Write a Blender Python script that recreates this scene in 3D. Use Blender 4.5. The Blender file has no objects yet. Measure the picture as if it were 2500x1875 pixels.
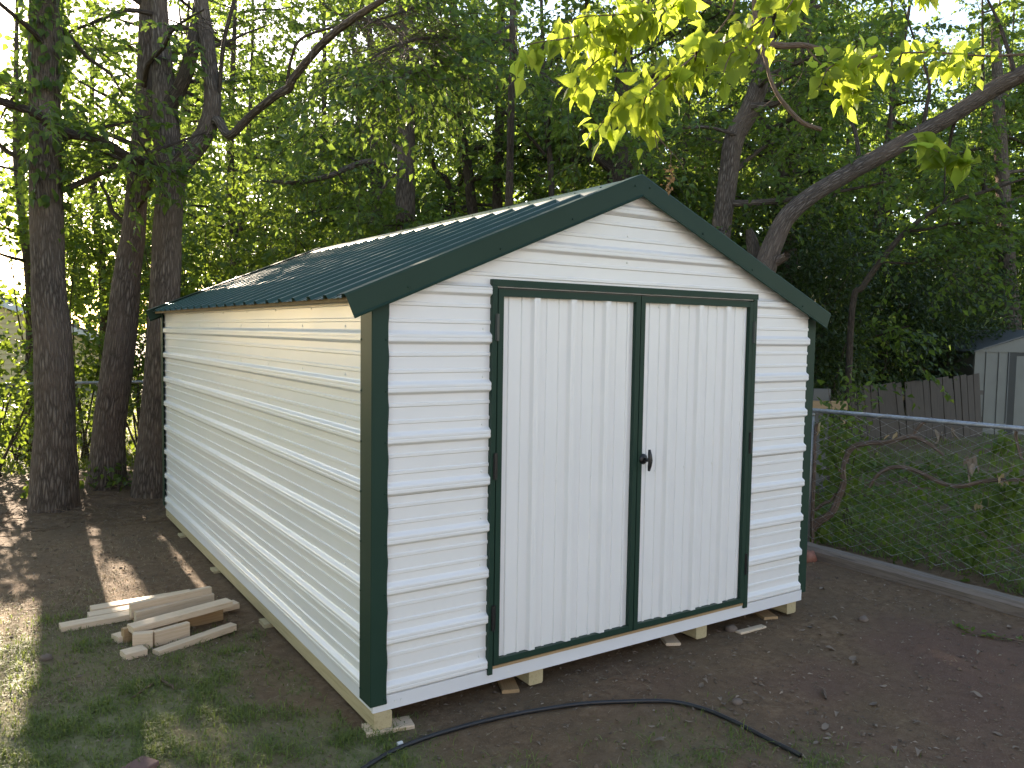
import bpy, math, random
import numpy as np
from mathutils import Vector, Matrix

random.seed(7)
RS = np.random.RandomState(11)
SC = bpy.context.scene
COL = SC.collection

# ------------------------------------------------------------------ camera, sky, sun, exposure
CAM = np.array([-1.4493, -3.2944, 1.8309])
YAW, PITCH, ROLL, FPX = 0.5834, -0.0637, 0.0154, 1966.85
_c, _s = math.cos(YAW), math.sin(YAW)
FW = np.array([_s * math.cos(PITCH), _c * math.cos(PITCH), math.sin(PITCH)])
_rt = np.array([_c, -_s, 0.0]); _up = np.cross(_rt, FW)
RT = math.cos(ROLL) * _rt + math.sin(ROLL) * _up
UP = -math.sin(ROLL) * _rt + math.cos(ROLL) * _up
cam_data = bpy.data.cameras.new('camera')
cam_data.sensor_width = 36.0
cam_data.lens = 36.0 * FPX / 2500.0
cam_data.clip_start = 0.05
cam_data.clip_end = 2000.0
cam = bpy.data.objects.new('camera', cam_data)
cam.matrix_world = Matrix(((RT[0], UP[0], -FW[0], CAM[0]), (RT[1], UP[1], -FW[1], CAM[1]),
                           (RT[2], UP[2], -FW[2], CAM[2]), (0, 0, 0, 1)))
COL.objects.link(cam)
SC.camera = cam

SUN_EL, SUN_AZ = math.radians(18.0), math.radians(2.0)
SD = np.array([math.sin(SUN_AZ) * math.cos(SUN_EL), math.cos(SUN_AZ) * math.cos(SUN_EL), math.sin(SUN_EL)])
world = bpy.data.worlds.new('World')
SC.world = world
world.use_nodes = True
wn = world.node_tree
for n in list(wn.nodes): wn.nodes.remove(n)
sky = wn.nodes.new('ShaderNodeTexSky'); sky.sky_type = 'NISHITA'; sky.sun_disc = False
sky.sun_elevation = SUN_EL; sky.sun_rotation = SUN_AZ
sky.air_density = 1.0; sky.dust_density = 0.5; sky.ozone_density = 0.6
bg = wn.nodes.new('ShaderNodeBackground'); bg.inputs[1].default_value = 0.085
wo = wn.nodes.new('ShaderNodeOutputWorld')
wn.links.new(sky.outputs[0], bg.inputs[0]); wn.links.new(bg.outputs[0], wo.inputs[0])
sl = bpy.data.lights.new('sun', 'SUN'); sl.energy = 5.0; sl.angle = math.radians(0.55); sl.color = (1.0, 0.89, 0.72)
sun = bpy.data.objects.new('sun', sl)
sun.rotation_euler = Vector(SD).to_track_quat('Z', 'Y').to_euler()
sun.location = (0, 30, 30)
COL.objects.link(sun)
SC.view_settings.view_transform = 'Standard'
SC.view_settings.look = 'None'
SC.view_settings.gamma = 1.0
SC.view_settings.exposure = 2.7
SC.view_settings.use_white_balance = True          # the phone balanced for the blue open shade
SC.view_settings.white_balance_temperature = 7000
SC.view_settings.white_balance_tint = 15
SC.render.engine = 'CYCLES'
SC.cycles.use_denoising = True
SC.cycles.max_bounces = 8
SC.cycles.diffuse_bounces = 3
SC.cycles.transmission_bounces = 4
SC.cycles.sample_clamp_indirect = 6.0


def ray(px, py): return FW + RT * (px - 1250) / FPX + UP * (937.5 - py) / FPX
def at(px, py, d): return CAM + ray(px, py) * d                    # a point seen at photo px,py, d metres deep
def gp(px, py, z=0.0):
    r = ray(px, py); return CAM + r * (z - CAM[2]) / r[2]
def onY(px, py, Y):
    r = ray(px, py); return CAM + r * (Y - CAM[1]) / r[1]
def onX(px, py, X):
    r = ray(px, py); return CAM + r * (X - CAM[0]) / r[0]


# ------------------------------------------------------------------ noise, mesh and object helpers
def _hash(ix, iy, iz, seed):
    n = (ix.astype(np.int64) * 374761393 + iy.astype(np.int64) * 668265263 + iz.astype(np.int64) * 2147483647 + seed * 1274126177) & 0x7fffffff
    n = ((n ^ (n >> 13)) * 1274126177) & 0x7fffffff
    n = (n ^ (n >> 16)) & 0xffff
    return n / 65535.0
def vnoise(p, seed=0):
    p = np.asarray(p, float); i = np.floor(p); f = p - i; f = f * f * (3 - 2 * f)
    i = i.astype(np.int64); r = 0
    for dx in (0, 1):
        wx = f[:, 0] if dx else 1 - f[:, 0]
        for dy in (0, 1):
            wy = f[:, 1] if dy else 1 - f[:, 1]
            for dz in (0, 1):
                wz = f[:, 2] if dz else 1 - f[:, 2]
                r = r + wx * wy * wz * _hash(i[:, 0] + dx, i[:, 1] + dy, i[:, 2] + dz, seed)
    return r
def fbm(p, octv=3, seed=0):
    p = np.asarray(p, float); a, t, s = 1.0, 0, 0
    for o in range(octv):
        t = t + a * vnoise(p * (2.03 ** o), seed + o); s += a; a *= 0.5
    return t / s
def n2(x, y, sc, octv=3, seed=0):
    x = np.atleast_1d(np.asarray(x, float)); y = np.atleast_1d(np.asarray(y, float))
    return fbm(np.stack([x * sc, y * sc, np.full_like(x, 3.7)], 1), octv, seed)

def finish(o, parent=None, mat=None, **kw):
    COL.objects.link(o)
    if parent is not None: o.parent = parent
    if mat is not None: o.data.materials.append(mat)
    for k, v in kw.items(): o[k] = v
    return o
def empty(name, loc=(0, 0, 0), parent=None, **kw):
    o = bpy.data.objects.new(name, None); o.location = loc; o.empty_display_size = 0.1
    return finish(o, parent, None, **kw)
def mesh_np(name, V, F, smooth=False, attrs=None):
    """V (n,3); F (m,k) array or list of faces"""
    me = bpy.data.meshes.new(name)
    if isinstance(F, np.ndarray):
        k = F.shape[1]
        me.vertices.add(len(V)); me.vertices.foreach_set('co', np.asarray(V, np.float32).ravel())
        me.loops.add(F.size); me.loops.foreach_set('vertex_index', F.astype(np.int32).ravel())
        me.polygons.add(len(F)); me.polygons.foreach_set('loop_start', np.arange(0, F.size, k, dtype=np.int32))
        me.update(calc_edges=True)
    else:
        me.from_pydata([tuple(v) for v in V], [], [tuple(f) for f in F]); me.update()
    me.polygons.foreach_set('use_smooth', np.full(len(me.polygons), bool(smooth)))
    for an, (dom, typ, val) in (attrs or {}).items():
        a = me.attributes.new(an, typ, dom)
        a.data.foreach_set('vector' if typ == 'FLOAT_VECTOR' else 'value', np.asarray(val, np.float32).ravel())
    return me
def obj(name, V, F, mat, parent=None, smooth=False, attrs=None, **kw):
    return finish(bpy.data.objects.new(name, mesh_np(name, V, F, smooth, attrs)), parent, mat, **kw)

class MB:
    def __init__(s): s.v = []; s.f = []
    def add(s, V, F):
        b = len(s.v); s.v += [tuple(v) for v in V]; s.f += [tuple(i + b for i in f) for f in F]; return s
    def box(s, x0, x1, y0, y1, z0, z1):
        V = [(x, y, z) for z in (z0, z1) for y in (y0, y1) for x in (x0, x1)]
        return s.add(V, [(0, 2, 3, 1), (4, 5, 7, 6), (0, 1, 5, 4), (2, 6, 7, 3), (0, 4, 6, 2), (1, 3, 7, 5)])
    def beam(s, a, b, w, h, up=(0, 0, 1), ch=0.0):
        """box from a to b (bottom centre line), w wide, h high, with chamfered long edges"""
        a = Vector(a); b = Vector(b); d = (b - a).normalized(); u = Vector(up); sd = d.cross(u).normalized(); u = sd.cross(d).normalized()
        if ch:
            pr = [(-w/2+ch, 0), (w/2-ch, 0), (w/2, ch), (w/2, h-ch), (w/2-ch, h), (-w/2+ch, h), (-w/2, h-ch), (-w/2, ch)]
        else: pr = [(-w/2, 0), (w/2, 0), (w/2, h), (-w/2, h)]
        n = len(pr); V = [tuple(p + sd * x + u * z) for p in (a, b) for x, z in pr]
        F = [(i, (i+1) % n, n + (i+1) % n, n + i) for i in range(n)] + [tuple(range(n))[::-1], tuple(range(n, 2*n))]
        return s.add(V, F)
    def tube(s, P, R, n=6, cap=True):
        V, F = tube_arrays(P, R, n)[:2]; b = len(s.v); s.v += [tuple(v) for v in V]; s.f += [tuple(int(i) + b for i in f) for f in F]
        if cap: s.f += [tuple(range(b, b + n))[::-1], tuple(range(len(s.v) - n, len(s.v)))]
        return s
    def obj(s, name, mat, parent=None, smooth=False, **kw):
        return obj(name, s.v, s.f, mat, parent, smooth, None, **kw)
    def mesh(s, name): return mesh_np(name, s.v, s.f)

def resample(P, R, step):
    P = np.asarray(P, float); R = np.asarray(R, float)
    if len(P) > 2:                                   # Catmull-Rom
        Q = np.vstack([2*P[0]-P[1], P, 2*P[-1]-P[-2]]); out = []; ro = []
        for i in range(1, len(Q) - 2):
            L = np.linalg.norm(Q[i+1]-Q[i]); m = max(2, int(L / step) + 1)
            t = np.linspace(0, 1, m, endpoint=(i == len(Q) - 3))[:, None]
            out.append(0.5 * (2*Q[i] + (Q[i+1]-Q[i-1])*t + (2*Q[i-1]-5*Q[i]+4*Q[i+1]-Q[i+2])*t**2 + (-Q[i-1]+3*Q[i]-3*Q[i+1]+Q[i+2])*t**3))
            ro.append(R[i-1] + (R[i]-R[i-1]) * t[:, 0])
        return np.vstack(out), np.concatenate(ro)
    L = np.linalg.norm(P[1]-P[0]); m = max(2, int(L/step) + 1); t = np.linspace(0, 1, m)[:, None]
    return P[0] + (P[1]-P[0])*t, R[0] + (R[1]-R[0])*t[:, 0]
def tube_arrays(P, R, n=8):
    P = np.asarray(P, float); R = np.asarray(R, float)
    T = np.gradient(P, axis=0); T /= np.linalg.norm(T, axis=1)[:, None] + 1e-9
    ref = np.array([1.0, 0, 0]) if abs(T[0, 0]) < 0.8 else np.array([0, 1.0, 0])
    N = np.zeros_like(P); n0 = np.cross(T[0], ref); n0 /= np.linalg.norm(n0)
    for i in range(len(P)):
        n0 = n0 - T[i] * (n0 @ T[i]); n0 /= np.linalg.norm(n0) + 1e-9; N[i] = n0
    B = np.cross(T, N)
    a = np.arange(n) * 2 * math.pi / n
    D = N[:, None, :] * np.cos(a)[None, :, None] + B[:, None, :] * np.sin(a)[None, :, None]
    V = (P[:, None, :] + D * R[:, None, None]).reshape(-1, 3)
    i = np.arange(len(P) - 1)[:, None] * n; j = np.arange(n)[None, :]; k = (j + 1) % n
    F = np.stack([i + j, i + k, i + n + k, i + n + j], -1).reshape(-1, 4)
    s = np.concatenate([[0], np.cumsum(np.linalg.norm(np.diff(P, axis=0), axis=1))])
    bco = np.stack([np.repeat(R, n) * np.tile(np.cos(a), len(P)), np.repeat(R, n) * np.tile(np.sin(a), len(P)), np.repeat(s, n)], 1)
    return V, F, D.reshape(-1, 3), bco


# ------------------------------------------------------------------ materials
def mat_new(name):
    m = bpy.data.materials.new(name); m.use_nodes = True
    t = m.node_tree; b = t.nodes['Principled BSDF']; return m, t, b
def nd(t, typ, **kw):
    n = t.nodes.new(typ)
    for k, v in kw.items():
        if k.startswith('i_'):
            key = k[2:]; key = int(key) if key.isdigit() else key
            n.inputs[key].default_value = v
        else: setattr(n, k, v)
    return n
def ramp(t, src, stops):
    r = nd(t, 'ShaderNodeValToRGB'); e = r.color_ramp.elements
    while len(e) < len(stops): e.new(0.5)
    for el, (p, c) in zip(e, stops): el.position = p; el.color = (*c, 1) if len(c) == 3 else c
    t.links.new(src, r.inputs[0]); return r.outputs[0]
def noise(t, vec, scale, detail=4, rough=0.6, typ='ShaderNodeTexNoise'):
    n = nd(t, 'ShaderNodeTexNoise'); n.inputs['Scale'].default_value = scale; n.inputs['Detail'].default_value = detail
    n.inputs['Roughness'].default_value = rough
    if vec is not None: t.links.new(vec, n.inputs['Vector'])
    return n.outputs[0]
def mapping(t, vec, scale):
    m = nd(t, 'ShaderNodeMapping'); m.inputs['Scale'].default_value = scale; t.links.new(vec, m.inputs[0]); return m.outputs[0]
def mixc(t, fac, a, b, mode='MIX'):
    m = nd(t, 'ShaderNodeMix', data_type='RGBA', blend_type=mode)
    for sock, val in ((m.inputs[0], fac), (m.inputs[6], a), (m.inputs[7], b)):
        if hasattr(val, 'is_linked'): t.links.new(val, sock)
        else: sock.default_value = val if not isinstance(val, tuple) else ((*val, 1) if len(val) == 3 else val)
    return m.outputs[2]
def bump(t, b, h, strength=0.3, dist=0.01):
    n = nd(t, 'ShaderNodeBump'); n.inputs['Strength'].default_value = strength; n.inputs['Distance'].default_value = dist
    t.links.new(h, n.inputs['Height']); t.links.new(n.outputs[0], b.inputs['Normal'])
def pos(t): return nd(t, 'ShaderNodeNewGeometry').outputs['Position']

def painted_metal(name, col, rough, wob=0.15, dirt=0.06, spec=0.5):
    m, t, b = mat_new(name); p = pos(t)
    n1 = noise(t, p, 2.2, 3); n2_ = noise(t, p, 2.6, 2)
    d = tuple(c * (1 - dirt * 2) for c in col)
    c = mixc(t, ramp(t, n1, [(0.35, (0, 0, 0)), (0.75, (1, 1, 1))]), col, d)
    t.links.new(c, b.inputs['Base Color'])
    rr = nd(t, 'ShaderNodeMapRange'); rr.inputs[3].default_value = rough - 0.04; rr.inputs[4].default_value = rough + 0.07
    t.links.new(n2_, rr.inputs[0]); t.links.new(rr.outputs[0], b.inputs['Roughness'])
    if wob: bump(t, b, noise(t, p, 3.0, 1), wob * 0.35, 0.02)
    b.inputs['Specular IOR Level'].default_value = spec
    return m
M_WHITE = painted_metal('white_painted_steel', (0.775, 0.765, 0.755), 0.29, 0.03, 0.015, 0.6)
M_SKIRT = painted_metal('white_skirt_board', (0.70, 0.705, 0.73), 0.45, 0.10, 0.03)
M_GREEN = painted_metal('green_painted_steel', (0.022, 0.060, 0.044), 0.34, 0.10, 0.05, 0.40)  # same paint as the trim; this copy is lighter for the skylit roof
M_TRIM = painted_metal('green_trim_steel', (0.020, 0.046, 0.033), 0.42, 0.10, 0.05, 0.16)  # same paint as the roof, darker and duller for the shaded trim
M_BLACK = painted_metal('black_plastic', (0.012, 0.012, 0.013), 0.35, 0.0, 0.0)
M_SCREWW = painted_metal('white_screw', (0.72, 0.72, 0.70), 0.3, 0.0, 0.0)
M_HINGE = painted_metal('dark_hinge_steel', (0.035, 0.045, 0.042), 0.4, 0.0, 0.0)
M_GREYSHED = painted_metal('grey_painted_steel', (0.135, 0.132, 0.120), 0.5, 0.1, 0.1)
M_GREYROOF = painted_metal('grey_roof_steel', (0.095, 0.095, 0.092), 0.55, 0.1, 0.1)
M_TAN = painted_metal('tan_siding', (0.74, 0.58, 0.30), 0.6, 0.05, 0.05)
M_FASCIA = painted_metal('white_fascia', (0.75, 0.75, 0.74), 0.6, 0.05, 0.05)
M_SHINGLE = painted_metal('grey_shingle', (0.16, 0.15, 0.15), 0.9, 0.1, 0.1)
def galv():
    m, t, b = mat_new('galvanised_steel'); p = pos(t)
    c = ramp(t, noise(t, p, 60, 3), [(0.3, (0.26, 0.27, 0.28)), (0.7, (0.40, 0.41, 0.42))])
    t.links.new(c, b.inputs['Base Color']); b.inputs['Metallic'].default_value = 0.75; b.inputs['Roughness'].default_value = 0.5
    return m
M_GALV = galv()
def wood(name, c0, c1, axis_scale, knots=True, rough=0.7):
    m, t, b = mat_new(name); tc = nd(t, 'ShaderNodeTexCoord').outputs['Object']; oi = nd(t, 'ShaderNodeObjectInfo').outputs['Random']
    ad = nd(t, 'ShaderNodeVectorMath', operation='ADD'); cx = nd(t, 'ShaderNodeCombineXYZ')
    mu = nd(t, 'ShaderNodeMath', operation='MULTIPLY', i_1=37.0); t.links.new(oi, mu.inputs[0])
    for k in range(3): t.links.new(mu.outputs[0], cx.inputs[k])
    t.links.new(tc, ad.inputs[0]); t.links.new(cx.outputs[0], ad.inputs[1])
    v = mapping(t, ad.outputs[0], axis_scale)
    g = noise(t, v, 1.0, 5, 0.65)
    c = ramp(t, g, [(0.25, c1), (0.5, c0), (0.62, tuple((a+b_)/2 for a, b_ in zip(c0, c1))), (0.8, c0)])
    if knots:
        k = nd(t, 'ShaderNodeTexVoronoi'); k.inputs['Scale'].default_value = 3.3; t.links.new(mapping(t, ad.outputs[0], (1, 3, 3)), k.inputs['Vector'])
        c = mixc(t, ramp(t, k.outputs['Distance'], [(0.05, (1, 1, 1)), (0.12, (0, 0, 0))]), c, tuple(x * 0.28 for x in c1))
    t.links.new(c, b.inputs['Base Color']); b.inputs['Roughness'].default_value = rough
    bump(t, b, g, 0.25, 0.003)
    return m
M_PINE = wood('fresh_pine', (0.66, 0.52, 0.38), (0.50, 0.36, 0.23), (2.5, 60, 60))
M_PINEB = wood('brown_pine', (0.38, 0.25, 0.13), (0.25, 0.15, 0.07), (2.5, 60, 60))
M_TREATED = wood('treated_pine', (0.45, 0.37, 0.22), (0.31, 0.25, 0.13), (50, 2.5, 50), False)
M_GREYWOOD = wood('weathered_fence_wood', (0.088, 0.070, 0.058), (0.042, 0.032, 0.027), (35, 35, 1.6), False, 0.9)
M_TIMBER = wood('weathered_timber', (0.20, 0.165, 0.135), (0.065, 0.05, 0.04), (40, 1.6, 40), False, 0.95)

def bark(name, c0, c1, c2, sc=1.0):
    m, t, b = mat_new(name); a = nd(t, 'ShaderNodeAttribute', attribute_name='bco').outputs['Vector']
    v = mapping(t, a, (42*sc, 42*sc, 6.5*sc)); w = nd(t, 'ShaderNodeTexNoise'); w.inputs['Scale'].default_value = 1.0; w.inputs['Detail'].default_value = 3
    t.links.new(v, w.inputs['Vector'])
    ad = nd(t, 'ShaderNodeVectorMath', operation='ADD'); t.links.new(v, ad.inputs[0]); t.links.new(w.outputs[1], ad.inputs[1])
    vo = nd(t, 'ShaderNodeTexVoronoi', feature='DISTANCE_TO_EDGE'); vo.inputs['Scale'].default_value = 1.0; t.links.new(ad.outputs[0], vo.inputs['Vector'])
    f = ramp(t, vo.outputs['Distance'], [(0.0, (0, 0, 0)), (0.45, (1, 1, 1))])
    big = noise(t, mapping(t, a, (3, 3, 1.2)), 1.0, 4)
    c = mixc(t, f, c0, c1)
    c = mixc(t, ramp(t, big, [(0.42, (0, 0, 0)), (0.7, (1, 1, 1))]), c, c2)
    t.links.new(c, b.inputs['Base Color']); b.inputs['Roughness'].default_value = 0.95; b.inputs['Specular IOR Level'].default_value = 0.15
    h = nd(t, 'ShaderNodeMath', operation='ADD'); t.links.new(f, h.inputs[0]); t.links.new(noise(t, mapping(t, a, (60, 60, 25)), 1.0, 4), h.inputs[1])
    bump(t, b, h.outputs[0], 0.9, 0.02 / sc)
    return m
M_BARK = bark('furrowed_grey_bark', (0.060, 0.045, 0.036), (0.26, 0.21, 0.17), (0.17, 0.125, 0.095))
M_BARKD = bark('dark_bark', (0.045, 0.034, 0.026), (0.15, 0.113, 0.088), (0.105, 0.082, 0.061), 1.1)
M_TWIG = bark('pale_twig_bark', (0.13, 0.09, 0.06), (0.26, 0.19, 0.14), (0.22, 0.16, 0.12), 2.5)
M_VINE = bark('vine_bark', (0.14, 0.10, 0.078), (0.29, 0.22, 0.17), (0.23, 0.17, 0.13), 0.9)

def leafmat(name, dark, light, trans, tw=0.5, rough=0.45, veins=False):
    m, t, b = mat_new(name); a = nd(t, 'ShaderNodeAttribute', attribute_name='tint').outputs['Fac']
    c = mixc(t, a, dark, light)
    if veins:
        c = mixc(t, ramp(t, noise(t, pos(t), 38, 3), [(0.4, (0, 0, 0)), (0.68, (1, 1, 1))]), c, tuple(x * 0.72 for x in light))
    t.links.new(c, b.inputs['Base Color']); b.inputs['Roughness'].default_value = rough; b.inputs['Specular IOR Level'].default_value = 0.35
    tr = nd(t, 'ShaderNodeBsdfTranslucent')
    ct = mixc(t, a, tuple(x * 0.7 for x in trans), trans)
    t.links.new(ct, tr.inputs[0])
    mx = nd(t, 'ShaderNodeMixShader'); mx.inputs[0].default_value = tw
    t.links.new(b.outputs[0], mx.inputs[1]); t.links.new(tr.outputs[0], mx.inputs[2])
    t.links.new(mx.outputs[0], t.nodes['Material Output'].inputs['Surface'])
    return m
M_LEAF = leafmat('green_leaf', (0.035, 0.075, 0.016), (0.080, 0.135, 0.028), (0.23, 0.335, 0.045))
M_LEAFB = leafmat('background_leaf', (0.045, 0.090, 0.026), (0.085, 0.145, 0.036), (0.26, 0.37, 0.045))
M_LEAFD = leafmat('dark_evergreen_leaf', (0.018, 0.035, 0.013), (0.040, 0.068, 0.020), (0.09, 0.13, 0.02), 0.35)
M_LEAFY = leafmat('bright_hanging_leaf', (0.085, 0.13, 0.018), (0.12, 0.165, 0.020), (0.56, 0.67, 0.07), 0.68, 0.5, True)
M_LEAFV = leafmat('vine_leaf', (0.040, 0.085, 0.020), (0.10, 0.16, 0.03), (0.22, 0.30, 0.03), 0.45)
M_GRASS = leafmat('grass_blade', (0.075, 0.125, 0.030), (0.17, 0.215, 0.065), (0.26, 0.32, 0.06), 0.4, 0.6)
M_LAWN = leafmat('sunlit_lawn_blade', (0.07, 0.12, 0.02), (0.15, 0.20, 0.04), (0.30, 0.36, 0.04), 0.5, 0.6)
M_STRAW = leafmat('dry_straw', (0.18, 0.145, 0.09), (0.40, 0.33, 0.22), (0.22, 0.18, 0.1), 0.25, 0.8)
M_LITTER = leafmat('dead_leaf', (0.10, 0.076, 0.058), (0.36, 0.29, 0.225), (0.2, 0.14, 0.08), 0.2, 0.8)
M_DRYLEAF = leafmat('dry_tan_leaf', (0.34, 0.25, 0.13), (0.48, 0.37, 0.21), (0.4, 0.3, 0.14), 0.3, 0.7)
M_ORANGE = leafmat('dry_orange_cluster', (0.28, 0.16, 0.07), (0.42, 0.25, 0.11), (0.35, 0.2, 0.08), 0.3, 0.8)

def flat(name, col, rough=0.6):
    m, t, b = mat_new(name)
    c = mixc(t, noise(t, pos(t), 12, 4), tuple(x * 0.75 for x in col), tuple(min(1, x * 1.2) for x in col))
    t.links.new(c, b.inputs['Base Color']); b.inputs['Roughness'].default_value = rough
    bump(t, b, noise(t, pos(t), 45, 4), 0.3, 0.006)
    return m
M_RUBBER = flat('black_rubber', (0.014, 0.015, 0.018), 0.42)
M_STONE = flat('brown_stone', (0.16, 0.12, 0.095), 0.9)
M_PAVER = flat('red_brown_paver', (0.15, 0.085, 0.075), 0.9)
M_WHITEP = flat('white_scrap', (0.6, 0.6, 0.58), 0.7)
M_CORE = flat('shed_inner_wood', (0.25, 0.18, 0.1), 0.9)
M_DARKGAP = flat('black_door_track', (0.010, 0.010, 0.011), 0.6)

def ground_mat():
    m, t, b = mat_new('dirt_ground'); p = pos(t)
    g = nd(t, 'ShaderNodeAttribute', attribute_name='grass').outputs['Fac']
    r = nd(t, 'ShaderNodeAttribute', attribute_name='red').outputs['Fac']
    nA = noise(t, p, 1.7, 5); nB = noise(t, p, 16, 8, 0.78); nC = noise(t, p, 120, 4, 0.7)
    dirt = ramp(t, nB, [(0.28, (0.072, 0.044, 0.025)), (0.5, (0.16, 0.103, 0.06)), (0.72, (0.264, 0.181, 0.114))])
    dirt = mixc(t, ramp(t, nA, [(0.4, (0, 0, 0)), (0.62, (1, 1, 1))]), dirt, mixc(t, nB, (0.08, 0.051, 0.03), (0.194, 0.132, 0.081)))
    redd = mixc(t, nB, (0.087, 0.047, 0.03), (0.185, 0.115, 0.084))
    dirt = mixc(t, r, dirt, redd)
    gr = mixc(t, nB, (0.115, 0.115, 0.052), (0.25, 0.235, 0.125))
    c = mixc(t, g, dirt, gr)
    c = mixc(t, ramp(t, nC, [(0.55, (0, 0, 0)), (0.8, (0.75, 0.75, 0.75))]), c, (0.27, 0.225, 0.18))
    t.links.new(c, b.inputs['Base Color']); b.inputs['Roughness'].default_value = 0.95; b.inputs['Specular IOR Level'].default_value = 0.2
    h = nd(t, 'ShaderNodeMath', operation='MULTIPLY_ADD', i_1=0.45); t.links.new(nC, h.inputs[0]); t.links.new(nB, h.inputs[2])
    bump(t, b, h.outputs[0], 0.6, 0.018)
    return m
M_GROUND = ground_mat()

# ------------------------------------------------------------------ ground
def sstep(a, b, x): u = np.clip((x - a) / (b - a), 0, 1); return u * u * (3 - 2 * u)
def gh(x, y):
    x = np.atleast_1d(np.asarray(x, float)); y = np.atleast_1d(np.asarray(y, float))
    h = (n2(x, y, 0.55, 2, 5) - 0.5) * 0.05 + (n2(x, y, 4.0, 3, 9) - 0.5) * 0.028 + (n2(x, y, 17.0, 2, 15) - 0.5) * 0.011
    near = ((x > -0.1) & (x < 3.1) & (y > -0.1) & (y < 5.0))
    h = h * np.where(near, 0.45, 1.0)
    h = h + 0.10 * np.exp(-(((x + 0.3) / 2.4) ** 2 + ((y - 6.5) / 1.1) ** 2))      # root mound of the three trees
    h = h + 0.02 * sstep(-0.2, -0.6, x) * sstep(6, 2, y)
    return h
def gz(x, y): return float(gh([x], [y])[0])
def grass_mask(x, y):
    n = n2(x, y, 1.6, 4, 21)
    a = sstep(1.9, 0.6, y) * sstep(0.35, -0.15, x)                     # lawn left of the shed
    b = sstep(-0.25, -0.75, y + 0.35 * x * 0.3) * sstep(2.1, 0.7, x)   # strip along the bottom of the picture
    c = 0.55 * sstep(3.0, 1.5, y) * sstep(-0.4, -1.0, x)
    base = np.maximum(np.maximum(a, b), c)
    m = base * sstep(0.30, 0.56, n)
    m = np.maximum(m, 0.8 * sstep(7.6, 8.6, y) * sstep(5, 3, x))       # lawn past the back fence
    m = np.maximum(m, 0.7 * sstep(4.9, 6.2, x) * sstep(0.42, 0.62, n)) # beyond the right fence
    ins = (x > -0.06) & (x < 3.06) & (y > 0.06) & (y < 4.9)
    return np.where(ins, 0, m)
def axis(lo, hi, step, far, ratio=1.22):
    a = list(np.arange(lo, hi + 1e-6, step)); d = step
    while a[-1] < far: d *= ratio; a.append(a[-1] + d)
    d = step
    while a[0] > -far: d *= ratio; a.insert(0, a[0] - d)
    return np.array(a)
gx = axis(-3.2, 5.2, 0.030, 400); gy = axis(-2.4, 7.6, 0.030, 400)
GX, GY = np.meshgrid(gx, gy); fx, fy = GX.ravel(), GY.ravel()
GZ = gh(fx, fy); nx_, ny_ = len(gx), len(gy)
ii = (np.arange(ny_ - 1)[:, None] * nx_ + np.arange(nx_ - 1)[None, :]).ravel()
GF = np.stack([ii, ii + 1, ii + nx_ + 1, ii + nx_], 1)
red = sstep(0.9, 2.2, fx - 0.4 * fy) * sstep(0.40, 0.6, n2(fx, fy, 0.9, 3, 33)) * (fx < 5.2)
obj('ground', np.stack([fx, fy, GZ], 1), GF, M_GROUND, None, True,
    {'grass': ('POINT', 'FLOAT', grass_mask(fx, fy)), 'red': ('POINT', 'FLOAT', red)}, kind='structure',
    label='bare brown dirt yard with patchy grass around the shed')

# ------------------------------------------------------------------ the shed
S = 0.2286; Z0 = 0.17; W = 3.0; LEN = 4.88; ZE = 1.80 + Z0
SLOPE = math.atan2(0.691, 1.65)
ZR = 2.475 + Z0                       # ridge height of the roof sheet
shed = empty('metal_shed', (0, 0, 0), label='new white ribbed metal shed with dark green gable roof and double doors', category='shed')
def rib_profile(v0, v1, off=0.0, maj=0.021, mino=0.0062):
    """(v,height) points of ribbed steel between v0 and v1; a major rib starts at off + k*S"""
    pts = {}
    k0 = int(math.floor((v0 - off) / S)) - 1; k1 = int(math.ceil((v1 - off) / S)) + 1
    seq = []
    for k in range(k0, k1 + 1):
        b = off + k * S
        seq += [(b, 0), (b + .004, .003), (b + .013, maj - .002), (b + .017, maj), (b + .028, maj), (b + .030, maj - .0015), (b + .033, maj - .0015), (b + .035, maj), (b + .045, maj), (b + .049, maj - .002), (b + .060, .003), (b + .065, 0)]
        for c in (b + .0325 + S / 3, b + .0325 + 2 * S / 3):
            seq += [(c - .011, 0), (c - .007, mino), (c + .006, mino), (c + .010, 0)]
    seq.sort()
    vs = [p[0] for p in seq]; hs = [p[1] for p in seq]
    out = [(v0, float(np.interp(v0, vs, hs)))] + [p for p in seq if v0 + 1e-4 < p[0] < v1 - 1e-4] + [(v1, float(np.interp(v1, vs, hs)))]
    return out
def sheet(name, parent, prof, lo, hi, frame, mat=None, thick=0.0):
    """frame(u, v, h) -> xyz; lo(v), hi(v) give the u limits; extra u columns keep a slight dent in the steel"""
    V, F = [], []; cols = 13
    for v, h in prof:
        a, b = lo(v), hi(v)
        for j in range(cols):
            u = a + (b - a) * j / (cols - 1); V.append(frame(u, v, h))
    for i in range(len(prof) - 1):
        for j in range(cols - 1):
            q = i * cols + j; F.append((q, q + 1, q + cols + 1, q + cols))
    return obj(name, V, np.array(F), mat or M_WHITE, parent)
def wob(a, b, s): return 0.0003 * (vnoise(np.array([[a * 1.5, b * 1.0, s]]), 3)[0] - 0.5)
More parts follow.
